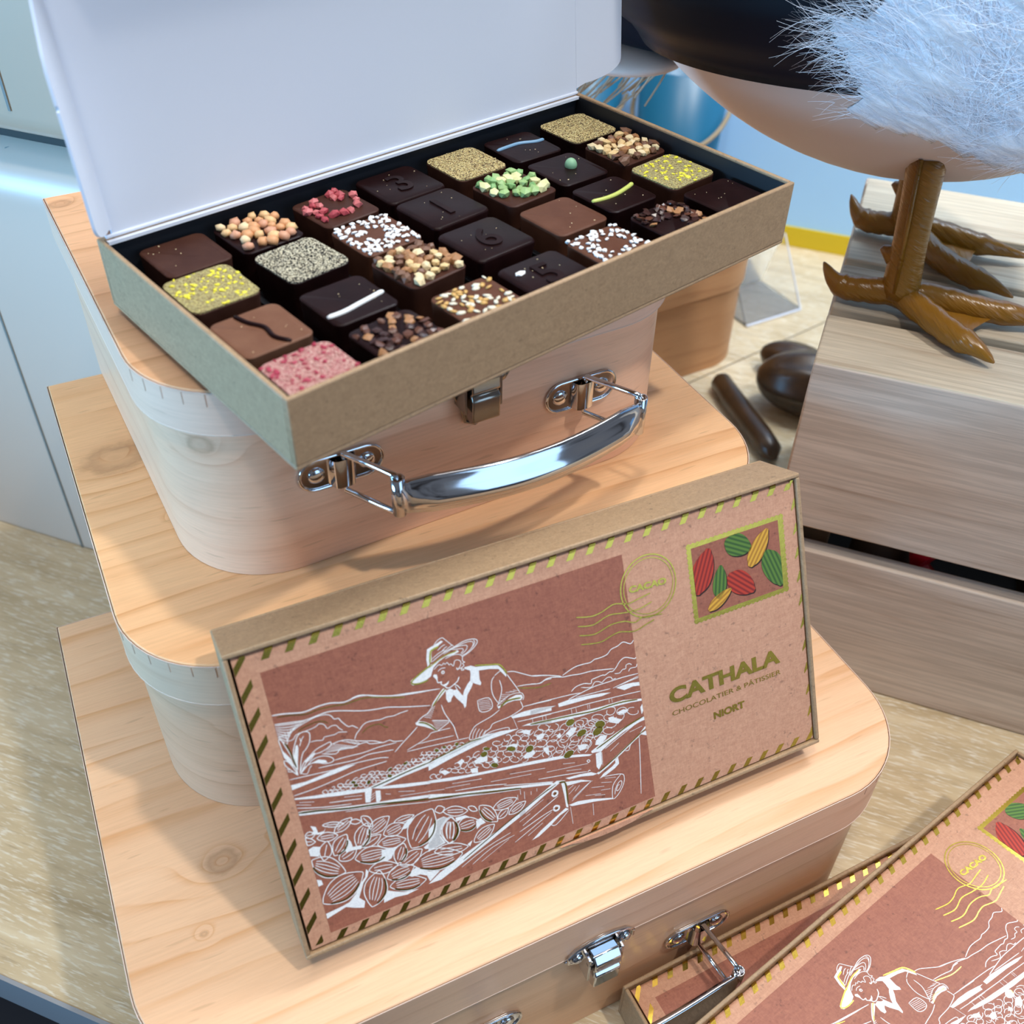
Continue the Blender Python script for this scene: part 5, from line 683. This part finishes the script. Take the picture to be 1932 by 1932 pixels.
M_seed = speck('black_and_gold_seed', ((24, 20, 22), (212, 204, 176), (40, 34, 34), (222, 214, 186), (30, 26, 28), (196, 190, 168)), 2600)
M_yeld = speck('lemon_dust', ((172, 160, 108), (150, 136, 92), (196, 186, 120), (120, 100, 74)), 2600)
M_grit = speck('golden_grit', ((196, 176, 118), (150, 122, 84), (216, 200, 146), (84, 62, 48), (206, 186, 130)), 2600)
M_wline = plain('white_icing', (236, 238, 236), .4); M_bline = plain('blue_icing', (120, 160, 190), .4); M_yline = plain('lime_icing', (196, 204, 104), .4)
M_grd = speck('golden_seed_grit', ((206, 190, 134), (170, 146, 96), (222, 208, 156), (70, 52, 44)), 2600)
CH = [ # id, u, v (mm), chocolate, kind, label
 ('11', 24.7, 111.6, 'mid', 'plain', 'plain smooth brown chocolate square in the back left corner of the open box', 0),
 ('12', 19.6, 83.0, 'mid', 'lemon', 'chocolate square with yellow crumbs near the left side of the open box', 0),
 ('13', 19.4, 48.8, 'caramel', 'dline', 'caramel brown chocolate square crossed by one dark wavy line', 0),
 ('14', 19.6, 17.0, 'dark', 'pink', 'chocolate square covered in pink raspberry dust in the front left corner of the box', 0),
 ('21', 54.5, 110.3, 'dark', 'nuts', 'dark chocolate square heaped with peach coloured nut pieces at the back', 1),
 ('22', 55.4, 80.9, 'dark', 'seed', 'dark chocolate square coated in black and cream seeds', 4),
 ('23', 52.9, 46.8, 'dark', 'wline', 'dark chocolate square with a single white icing line', 0),
 ('24', 53.0, 16.8, 'dark', 'nibs', 'dark chocolate square with shiny cocoa nibs right of the pink one', 2),
 ('31', 88.9, 109.2, 'mid', 'reds', 'brown chocolate square with scattered red berry pieces', 3),
 ('32', 88.4, 80.4, 'milk', 'sugar', 'milk chocolate square full of white sugar grains next to the red berry one', 1),
 ('33', 86.8, 51.5, 'mid', 'hazel', 'chocolate square heaped with chopped hazelnuts in the middle of the box', 4),
 ('34', 87.6, 17.2, 'milk', 'sesame', 'milk chocolate square sprinkled with sesame seeds in the front row', 0),
 ('41', 122.4, 111.6, 'dark', '3', 'dark chocolate square marked with the number 3', 1),
 ('42', 122.6, 83.4, 'dark', '1', 'dark chocolate square marked with the number 1', 2),
 ('43', 119.6, 52.1, 'dark', '6', 'dark chocolate square marked with the number 6', 1),
 ('44', 119.4, 16.8, 'dark', '5', 'dark chocolate square marked with the number 5, a white fleck on it', 0),
 ('51', 156.1, 109.6, 'mid', 'grit', 'chocolate square coated in golden grit, left of the blue striped one', 0),
 ('52', 156.6, 78.6, 'mid', 'greens', 'chocolate square topped with pale green nut pieces', 3),
 ('53', 155.4, 47.4, 'milk', 'plain', 'plain milk chocolate square with a few crumbs right of the number 6', 0),
 ('54', 152.8, 17.4, 'milk', 'sugar', 'milk chocolate square with white sugar grains beside the front wall, right half', -1),
 ('61', 187.7, 108.9, 'dark', 'bline', 'dark chocolate square with a pale blue icing line', -3),
 ('62', 187.4, 79.0, 'dark', 'dot', 'dark chocolate square with a single green drop', -2),
 ('63', 185.6, 49.0, 'dark', 'yline', 'dark chocolate square with a lime yellow icing line', 0),
 ('64', 187.2, 17.4, 'dark', 'nibs', 'dark chocolate square with a clump of cocoa nibs near the front right corner', 0),
 ('71', 221.4, 108.4, 'dark', 'grit', 'chocolate square coated in coarse golden crumbs in the back right corner of the box', 0),
 ('72', 222.0, 78.6, 'mid', 'hazel', 'chocolate square heaped with toasted nut chunks at the right side of the box', 1),
 ('73', 220.4, 48.6, 'mid', 'lemon', 'chocolate square with yellow crumbs at the right side of the box', 2),
 ('74', 220.6, 18.6, 'dark', 'plain', 'plain dark chocolate square in the front right corner of the box', 0)]
CM = {'dark': M_dark, 'mid': M_mid, 'milk': M_milk, 'caramel': M_caramel}
OW = OB.matrix_world.copy()
for cid, u, v, cm, kd, lab, rot in CH:
    su = sv = .0264; h = .0168; mat = CM[cm]; num = kd in '3165'
    if cid[0] == '7': su = .0276
    if num: su = .0280
    if cid[1] in '4': sv = .0258
    root = empty('chocolate_square', OW @ Matrix.Translation((u/1000, v/1000, .0034)) @ Matrix.Rotation(radians(rot), 4, 'Z'), lab, 'chocolate', 'assorted chocolates in the open box')
    choc_body(su, sv, h, .0006 if num else 0).build('chocolate_body', mat, root, smooth=False, bevel=.0004)
    z = h
    if kd == 'nuts': pieces(root, 'nut_piece', M_nut, 36, .0052, su, sv, z, .16, .72, smooth=True)
    elif kd == 'hazel': pieces(root, 'nut_piece', M_haz, 56, .0046, su, sv, z, .3, .85)
    elif kd == 'greens': pieces(root, 'nut_piece', M_grn, 38, .0048, su, sv, z, .25, .85, lambda x, y: x+y*1.6 > -1.1)
    elif kd == 'reds': pieces(root, 'berry_piece', M_red, 20, .0040, su, sv, z, .3, .7, lambda x, y: y > -.55 and (x*x+y*y) > .22)
    elif kd == 'sugar': pieces(root, 'sugar_grain', M_sug, 84 if cid == '32' else 62, .0022, su, sv, z, .42, .6, lambda x, y: (x*x+y*y) > .12 or x > .3)
    elif kd == 'sesame': pieces(root, 'sesame_seed', M_ses, 62, .0022, su, sv, z, .05, .35, smooth=True, aniso=1.7)
    elif kd == 'nibs': pieces(root, 'cocoa_nib', M_nib+M_nib+[M_haz[1]], 40, .0034, su, sv, z, .4, .5, (lambda x, y: y > .1 or x > .2) if cid == '64' else None)
    elif kd == 'pink': crust(root, 'raspberry_dust', M_pinkd, su, sv, z); crumbs(root, 'raspberry_powder', M_pinkd, 500, .0003, .0006, su, sv, z+.0003); crumbs(root, 'raspberry_crumbs', M_rcr, 75, .0004, .0012, su, sv, z+.0003)
    elif kd == 'lemon':
        crust(root, 'lemon_dust', M_yeld, su, sv, z)
        crumbs(root, 'lemon_crumbs', M_yel, 75, .0004, .0012, su, sv, z+.0003, lambda x, y: x+.6*y > -.9 or rnd.random() < .3); crumbs(root, 'olive_crumbs', M_olv, 420, .0003, .0006, su, sv, z+.0003)
    elif kd == 'seed': crust(root, 'seed_coat', M_seed, su, sv, z); crumbs(root, 'seeds', M_seed, 800, .0003, .0007, su, sv, z+.0003)
    elif kd == 'grit': crust(root, 'golden_grit', M_grit, su, sv, z); crumbs(root, 'grit_crumbs', M_grd, 700, .0003, .0007, su, sv, z+.0003)
    elif kd == 'dline': stroke(root, 'icing_line', M_dark, [(-.003, .0125, z), (-.0015, .006, z), (.0015, 0, z), (.001, -.007, z), (.004, -.0125, z)], .0010)
    elif kd == 'wline': stroke(root, 'icing_line', M_wline, [(-.0126, -.0060, z), (-.006, -.0062, z), (.001, -.0050, z), (.0070, -.0040, z), (.0125, -.0030, z)], .0010)
    elif kd == 'bline': stroke(root, 'icing_line', M_bline, [(-.0125, .0022, z), (-.005, .003, z), (.001, .0030, z), (.008, .0005, z), (.0125, .0005, z)], .0009)
    elif kd == 'yline': stroke(root, 'icing_line', M_yline, [(-.0128, .0, z), (-.007, -.0012, z), (.0, -.0012, z), (.008, .0005, z), (.0126, .0020, z)], .0010)
    elif kd == 'dot':
        b = MB(); b.ell((.0022, .0006, z+.0008), (.0027, .0027, .0030)); b.build('green_drop', plain('green_drop', (134, 178, 140), .5), root, smooth=True)
    elif num:
        text(kd, .0200, 0, 0, 0, z+.00005, mat, 'number', root, .0002, .0005, rotz=radians(-2))
    if kd in ('plain', 'wline', 'dline', 'yline', 'bline', 'dot') or num:
        crumbs(root, 'crumb_specks', M_haz[2], 7, .00015, .00035, su*.9, sv*.9, z)
    if kd == '5':
        b = MB(); vs, fs = rock(5, .0020, .0012, .0006, .3); b.add([(x-.0085, y+.0055, q+z+.0005) for x, y, q in vs], fs); b.build('white_fleck', M_sug[0], root)
# ---------------------------------------------------------------- crate
CT, CD, CZ = .344, .1232, .2245
cr = empty('wooden_crate', TF @ Matrix.Translation((CT, CD, 0)), 'grey slatted wooden crate at the right that the white bird stands on', 'crate')
CWd, CDp = .46, .238
def plank(nm, a, c, mat, parent=cr, bv=.0012):
    b = MB(); b.box(a, c); return b.build(nm, mat, parent, bevel=bv)
plank('front_slat', (0, 0, .1182), (CWd, .011, CZ-.0003), M_crate); plank('front_slat', (.012, 0, .0005), (CWd, .011, .1016), M_crate)
plank('back_slat', (0, CDp-.011, .1182), (CWd, CDp, CZ-.0003), M_crate); plank('back_slat', (0, CDp-.011, .0005), (CWd, CDp, .1016), M_crate)
plank('end_board', (0, .0112, .0005), (.011, CDp-.0112, CZ-.0082), M_crate); plank('end_board', (CWd-.011, .0112, .0005), (CWd, CDp-.0112, CZ-.0082), M_crate)
for y0, y1 in ((.0002, .0505), (.0590, .110), (.1175, .168), (.1765, CDp-.0002)): plank('top_slat', (.0 if y0 < .01 else .001, y0, CZ-.008), (CWd, y1, CZ), M_crate2)
plank('floor_board', (.012, .012, .001), (CWd-.012, CDp-.012, .006), M_crate)
b = MB(); b.box((.0115, CDp-.0135, .0065), (CWd-.0115, CDp-.0115, .21)); b.box((.0115, .0118, .0062), (CWd-.0115, CDp-.0135, .0068)); b.box((.0112, .0115, .0068), (.0130, CDp-.0135, .21)); b.build('black_inner_sheet', M_black, cr)  # black sheets added inside the crate, standing in for its deep shade
# things seen through the crate gap
def tfm(x, y, z, rz=0): return TF @ Matrix.Translation((x, y, z)) @ Matrix.Rotation(rz, 4, 'Z')
b = MB(); b.box((0, 0, 0), (.019, .05, .108)); o = b.build('cardboard_block', plain('brown_card', (134, 98, 66), .8), bevel=.001); o.matrix_world = tfm(CT+.014, CD+.026, .0072); tag(o, 'small brown cardboard block inside the crate at the left end of the gap', 'box')
b = MB(); b.ell((0, 0, .054), (.020, .018, .054), nu=20, nv=12); o = b.build('wrapped_figure', plain('taupe_wrap', (112, 96, 84), .35), smooth=True); o.matrix_world = tfm(CT+.066, CD+.044, .0072); tag(o, 'shiny taupe rounded thing inside the crate, left of the red piece', 'figure')
b = MB(); pr_ = []
for k in range(9): pr_.append((.004*sin(k), .002*cos(k*1.3), .060+.006*k))
b.tube(pr_, [.003+.0055*abs(sin(k*1.7)) for k in range(9)], 6); b.tube([(0, 0, 0), (.002, .001, .062)], .003, 8)
o = b.build('red_ribbon_knot', plain('red_foil', (176, 20, 30), .3)); o.matrix_world = tfm(CT+.088, CD+.024, .0072); tag(o, 'red crinkled piece peeking out of the gap in the crate', 'ribbon')
b = MB(); r_ = random.Random(3)
for k in range(120):
    x, y = r_.uniform(.17, .42), r_.uniform(.02, .16); z0 = .055+r_.uniform(0, .05); an = r_.uniform(0, 6.3); q = []
    for j in range(5): q.append((x+cos(an+j*.35)*.008*j, y+sin(an+j*.35)*.006*j*.7, z0+.004*sin(j+k)))
    q = [(min(max(a_, .015), CWd-.015), min(max(c_, .014), CDp-.02), e_) for a_, c_, e_ in q]
    b.tube(q, .0007, 4)
b.box((.165, .016, .0002), (.43, .2, .055))
o = b.build('straw_filling', plain('straw', (128, 112, 78), .8)); o.matrix_world = tfm(CT, CD, .0072); tag(o, 'pale straw filling inside the crate at the right of the gap', 'straw', kind='stuff')
# ---------------------------------------------------------------- bird
M_bird = plain('white_painted_resin', (214, 196, 186), .5)
M_leg = MT('amber_resin', .28, 0, .5); M_leg.color(lin((136, 92, 24))); M_leg.bump(M_leg.noise(M_leg.mapping(M_leg.coord(), (60, 60, 420)), 1, 2), .6, .0015)
M_leg.b.inputs['Subsurface Weight'].default_value = .15; M_leg.b.inputs['Subsurface Radius'].default_value = (.01, .005, .002); M_leg = M_leg.m
tc, zc, ea, eb, ec, til = .3271, .4233, .164, .09, .1317, -.4963
BE1 = cos(til)*TT+sin(til)*ZU; BE3 = -sin(til)*TT+cos(til)*ZU; BO = TT*tc+TN*.23+ZU*zc
BF = frame(BO, BE1, TN, BE3)
bird = empty('bird_figure', BF, 'big white model bird with navy wing and white fluff standing on the crate', 'bird')
b = MB(); b.ell((0, 0, 0), (ea, eb, ec), nu=64, nv=40); b.build('body', M_bird, bird, smooth=True)
# navy wing cloth: a shell with folds, its hem along z = x - .69 in body proportions
M_navy = MT('navy_cloth', .45, 0, .2); M_navy.color(lin((5, 12, 26))); M_navy.b.inputs['Sheen Weight'].default_value = .0; M_navy = M_navy.m
b = MB(); nu, nv = 90, 46; hem = lambda x, k: -.70+1.0*x-.10*max(0, x-.2)+.012*sin(k*.6)
gw = {}
for i in range(nv+1):
    for k in range(nu):
        t = 2*pi*k/nu; s_ = i/nv
        # sweep from the hem up to the crown, in world height order
        d = V((cos(t), sin(t), 0))
        pz = -.75+1.85*s_
        gw[i, k] = (t, pz)
wn = V((-.62, 0, .784)).normalized()     # hem plane normal in body proportions
wx = V((.784, 0, .62)).normalized(); wy = V((0, 1, 0))
for i in range(nv+1):
    hgt = -.53+(1.53)*(i/nv)**1.0*.999; rad = sqrt(max(0, 1-hgt*hgt))
    for k in range(nu):
        t = 2*pi*k/nu; q = wn*hgt+(wx*cos(t)+wy*sin(t))*rad
        fold = .010*sin(hgt*26+1.4*sin(t*1.0+.6)+.5*cos(2*t))+.006*sin(hgt*51+t)
        sc = 1.035+fold
        b.v.append((q.x*ea*sc, q.y*eb*sc, q.z*ec*sc))
for i in range(nv):
    for k in range(nu): l = (k+1) % nu; b.f.append([i*nu+k, i*nu+l, (i+1)*nu+l, (i+1)*nu+k]); b.uv.append(None)
wc = b.build('wing_cloth', M_navy, bird, smooth=True, solid=.002)
# tail, navy above and pale below, running off to the left
ti = BF.inverted(); tailc = ti @ (TT*.252+TN*.247+ZU*.3755)
TRot = ti.to_3x3() @ Matrix((TT, TN, ZU)).transposed()
b = MB(); b.ell((0, 0, 0), (.118, .046, .056), nu=48, nv=26, fn=lambda q: q*(1+.012*sin(q.z*22)+.008*sin(q.z*37+1))); to = b.build('tail', M_navy, bird, smooth=True); to.matrix_local = Matrix.Translation(tailc) @ TRot.to_4x4()
b = MB(); b.ell((0, 0, 0), (.036, .030, .007), nu=30, nv=14); tu = b.build('tail_underside', M_bird, bird, smooth=True); tu.matrix_local = Matrix.Translation(ti @ (TT*.200+TN*.240+ZU*.3195)) @ TRot.to_4x4()
b = MB(); r_ = random.Random(8)
for k in range(30):
    x0 = .184+r_.uniform(0, .045); y0 = .235+r_.uniform(0, .03); dx = -.018+r_.uniform(-.012, .004)*1.; ln = r_.uniform(.022, .040)
    q = [TT*(x0+dx*j/4*(ln/.03))+TN*(y0+.001*j)+ZU*(.317-ln*(j/4)-.001*sin(j)) for j in range(5)]
    b.tube([ti @ a_ for a_ in q], .0006, 5)
fo = b.build('tail_fringe', plain('pale_twine', (190, 178, 156), .7), bird); tag(fo, kind='stuff')
# white fluff
b = MB(); r_ = random.Random(21); cnt = 0
while cnt < 17000:
    t = r_.uniform(-pi, 0); ph = r_.uniform(.5, 2.6); q = V((sin(ph)*cos(t), sin(ph)*sin(t), cos(ph)))
    edge = .20+.10*sin(q.z*9)+.05*sin(q.z*23)
    if not (q.x > edge+.25*q.z and q.x < .98): continue
    if q.z < -.56+.30*q.x+.05*sin(q.x*17) or (q.x < .34 and q.z < -.42 and r_.random() < .8): continue
    nrm = V((q.x/ea, q.y/eb, q.z/ec)).normalized(); base = V((q.x*ea, q.y*eb, q.z*ec))*1.068
    dirn = (V((-.9, 0, -.25+.5*sin(q.x*7+q.z*5)))+V((r_.uniform(-.6, .6), r_.uniform(-.5, .5), r_.uniform(-.6, .6)))); dirn = (dirn-nrm*dirn.dot(nrm)).normalized()
    ln = r_.uniform(.008, .022)*(1.25 if r_.random() < .15 else 1); lift = r_.uniform(-.1, .22); sd = nrm.cross(dirn).normalized(); wv_ = r_.uniform(-.5, .5)
    o0 = len(b.v); wd = .00012
    for j in range(5):
        f = j/4; c = base+dirn*ln*f+nrm*(.0012+lift*ln*f*(1.15-f))+sd*wv_*ln*f*f
        w_ = wd*(1-.7*f); side = (sd*.8+nrm*.6*(1 if cnt % 2 else -1)).normalized()
        b.v.append(tuple(c+side*w_)); b.v.append(tuple(c-side*w_))
    for j in range(4): b.f.append([o0+2*j, o0+2*j+1, o0+2*j+3, o0+2*j+2]); b.uv.append(None)
    cnt += 1
M_fur = MT('white_fluff', .7, 0, .3); M_fur.color(lin((250, 250, 255))); M_fur.b.inputs['Subsurface Weight'].default_value = 0
fu = b.build('white_fluff', M_fur.m, bird, smooth=True); tag(fu, kind='stuff')
# soft mat of fluff under the loose hairs
b = MB(); nu, nv = 110, 80; idx = {}
for i in range(nv+1):
    for k in range(nu+1):
        t = -pi*k/nu; ph = .5+2.1*i/nv; q = V((sin(ph)*cos(t), sin(ph)*sin(t), cos(ph))); edge = .28+.10*sin(q.z*9)+.05*sin(q.z*23)
        if q.x > edge-.06+.25*q.z and q.z > -.60+.28*q.x and q.x < .98:
            s_ = 1.074+.010*sin(q.x*19+q.z*13+2*sin(q.z*9))+.007*sin(q.z*41-q.x*17); idx[i, k] = len(b.v); b.v.append((q.x*ea*s_, q.y*eb*s_, q.z*ec*s_))
for i in range(nv):
    for k in range(nu):
        ks = [(i, k), (i+1, k), (i+1, k+1), (i, k+1)]
        if all(a_ in idx for a_ in ks): b.f.append([idx[a_] for a_ in ks]); b.uv.append(None)
mm = MT('fluff_mat', .9, 0, .2); n_ = mm.noise(mm.mapping(mm.coord(), (60, 60, 240), (.2, .1, .4)), 1, 5, .7, 2.); mm.color(mm.ramp(n_, ((.3, lin((226, 230, 240))), (.65, lin((252, 252, 255)))))); mm.bump(n_, .8, .003)
fm = b.build('fluff_base', mm.m, bird, smooth=True, solid=.002)
# legs
inv = BF.inverted()
def tw(pts): return [inv @ (TT*x+TN*y+ZU*z) for x, y, z in pts]
def leg(top, ank, backtoe, toes, spur):
    b = MB(); b.tube(tw(smoothline([top, tuple((a_+c_)/2 for a_, c_ in zip(top, ank)), ank], 5)), [.0098, .0096, .0093, .009, .0088, .0088, .0088, .009, .0095, .0100, .0095], 14)
    allt = [backtoe]+toes
    for tpts in allt:
        s_ = smoothline(tpts, 5); n = len(s_); rr = []
        for i in range(n):
            f = i/(n-1); r0 = .0074-.0016*f
            if f > .62: r0 = .0066-.0030*((f-.62)/.16) if f < .78 else .0036*(1-(f-.78)/.22)+.0005
            rr.append(r0*(1+.05*sin(i*2.2)))
        b.tube(tw(s_), rr, 12)
    # webs between the front toes
    for ta_, tb_ in zip(toes[:-1], toes[1:]):
        A_, B_ = smoothline(ta_, 5), smoothline(tb_, 5); m = int(len(A_)*.66); vs = []
        for i in range(m):
            for j in range(5):
                f = j/4; q = [a_*(1-f)+c_*f for a_, c_ in zip(A_[i], B_[min(i, len(B_)-1)])]
                pull = sin(pi*f)*.0045*(i/m); q[0] -= pull; q[2] -= .002*sin(pi*f); vs.append(q)
        b.add([tuple(v_) for v_ in tw(vs)], [(i*5+j, i*5+j+1, (i+1)*5+j+1, (i+1)*5+j) for i in range(m-1) for j in range(4)])
    b.tube(tw([spur[0], spur[1], spur[2]]), [.006, .0050, .0015], 10)
    b.tube(tw([(top[0]-.003, top[1]-.0098, top[2]), (ank[0]-.003, ank[1]-.0090, ank[2]+.004)]), .0012, 6)
    return b.build('leg', M_leg, bird, smooth=True)
Zc = CZ
leg((.3712, .186, .312), (.377, .190, Zc+.011), [(.377, .190, Zc+.011), (.360, .1895, Zc+.0095), (.350, .190, Zc+.0085), (.342, .192, Zc+.011), (.335, .197, Zc+.017)],
    [[(.377, .190, Zc+.011), (.392, .177, Zc+.009), (.407, .163, Zc+.0078), (.4185, .1545, Zc+.0075), (.428, .150, Zc+.004)], [(.377, .190, Zc+.011), (.398, .192, Zc+.011), (.420, .193, Zc+.009), (.445, .196, Zc+.0078), (.462, .199, Zc+.004)]], [(.377, .190, Zc+.034), (.3665, .1905, Zc+.031), (.362, .191, Zc+.034)])
leg((.366, .268, .315), (.374, .274, Zc+.011), [(.374, .274, Zc+.011), (.362, .2745, Zc+.0095), (.352, .276, Zc+.0085), (.3445, .280, Zc+.011), (.3385, .287, Zc+.018)],
    [[(.374, .274, Zc+.011), (.392, .247, Zc+.009), (.410, .232, Zc+.0078), (.423, .226, Zc+.0075), (.436, .222, Zc+.004)], [(.374, .274, Zc+.011), (.392, .272, Zc+.011), (.410, .2705, Zc+.009), (.425, .2705, Zc+.0078), (.445, .272, Zc+.005)]], [(.374, .274, Zc+.034), (.3645, .2745, Zc+.031), (.360, .275, Zc+.034)])
# ---------------------------------------------------------------- things at the back
M_teal = plain('teal_enamel', (24, 96, 130), .35)
def bucket(x, y, label, rt=.043, rb=.034, h=.215):
    r0 = empty('bucket', tfm(x, y, .0003), label, 'bucket', 'teal buckets in front of the backdrop')
    b = MB(); n = 40; lev = [(rb, 0), (rb, .001), (rt, h), (rt-.0015, h), (rb-.0015, .002)]
    for r1, z in lev: b.v += [(r1*cos(2*pi*k/n), r1*sin(2*pi*k/n), z) for k in range(n)]
    for i in range(4):
        for k in range(n): l = (k+1) % n; b.f.append([i*n+k, i*n+l, (i+1)*n+l, (i+1)*n+k]); b.uv.append(None)
    b.f.append(list(range(4*n, 5*n))); b.uv.append(None); b.f.append(list(reversed(range(n)))); b.uv.append(None)
    b.build('pail', M_teal, r0, smooth=True)
    b = MB(); q = []
    for k in range(25): t = pi+pi*k/24; q.append(((rt+.003)*cos(t), (rt+.004)*sin(t), h*.80-.030*sin(pi*k/24)))
    b.tube(q, .0022, 8); b.build('rope_handle', plain('jute_rope', (150, 134, 108), .8), r0, smooth=True)
    return r0
bucket(.160, .640, 'teal bucket in front of the blue backdrop, right one of the two', h=.19)
bucket(.060, .640, 'teal bucket behind the upright box lid, left of the other bucket', h=.19)
# clear acrylic sign holder
M_ac = MT('clear_acrylic', .03, 0, .5); M_ac.b.inputs['Transmission Weight'].default_value = .96; M_ac.color((.97, .98, 1)); M_ac.b.inputs['IOR'].default_value = 1.3; M_ac = M_ac.m
ac = empty('acrylic_stand', tfm(.270, .522, .0003, radians(50)), 'clear acrylic sign holder standing on the table beside the rear suitcase', 'sign holder')
b = MB(); wA = .066
b.add([(0, 0, 0), (wA, 0, 0), (wA, .040, .062), (0, .040, .062), (0, .002, 0), (wA, .002, 0), (wA, .0415, .0615), (0, .0415, .0615)], [(0, 1, 2, 3), (7, 6, 5, 4), (0, 4, 5, 1), (1, 5, 6, 2), (2, 6, 7, 3), (3, 7, 4, 0)]); b.build('front_pane', M_ac, ac)
b = MB(); b.box((0, .001, 0), (wA, .060, .002)); b.build('base_pane', M_ac, ac)
b = MB(); b.add([(0, .060, 0), (wA, .060, 0), (wA, .0415, .062), (0, .0415, .062), (0, .062, 0), (wA, .062, 0), (wA, .0435, .062), (0, .0435, .062)], [(3, 2, 1, 0), (4, 5, 6, 7), (0, 1, 5, 4), (1, 2, 6, 5), (2, 3, 7, 6), (3, 0, 4, 7)]); b.build('rear_pane', M_ac, ac)
M_edgew = plain('highlight_white', (222, 228, 240), .3)
b = MB(); b.tube([(0, 0, .001), (wA, 0, .001)], .0012, 6); b.tube([(wA, 0, .001), (wA, .040, .0615)], .0008, 6); b.build('edge_highlight', M_edgew, ac)  # pale tubes paint the light caught along the clear edges
# dark brown shapes on the table between the stack and the crate
M_dk = MT('dark_brown_glaze', .32, 0, .5); M_dk.color(M_dk.ramp(M_dk.noise(M_dk.coord(), 60, 3), ((.3, lin((46, 30, 18))), (.7, lin((74, 50, 28)))))); M_dk = M_dk.m
b = MB(); b.tube([(.4905, .066, .0085), (.487, .058, .0095), (.480, .034, .0095), (.473, .004, .0095), (.468, -.018, .0095), (.463, -.036, .009), (.4605, -.044, .007)], [.003, .0088, .0095, .0095, .0095, .0090, .002], 14); o = b.build('brown_bar', M_dk, smooth=True)
tag(o, 'long dark brown rounded bar lying on the table behind the medium case', 'bar')
def podobj(x, y, z, a_, r, lab, tilt=0):
    b = MB(); b.ell((0, 0, 0), r, nu=36, nv=20, fn=lambda q: V((q.x, q.y*(1+.05*cos(8*math.atan2(q.z, q.y))), q.z*(1+.05*cos(8*math.atan2(q.z, q.y))))))
    o = b.build('cocoa_pod', M_dk, smooth=True); o.matrix_world = Matrix.Translation((x, y, z)) @ Matrix.Rotation(a_, 4, 'Z') @ Matrix.Rotation(tilt, 4, 'Y'); return tag(o, lab, 'cocoa pod')
podobj(.532, -.002, .0288, radians(-48), (.047, .027, .027), 'dark brown oval pod lying beside the crate, the larger one')
podobj(.556, .044, .0172, radians(-60), (.032, .017, .0155), 'dark brown oval pod half hidden behind the larger one, near the crate')
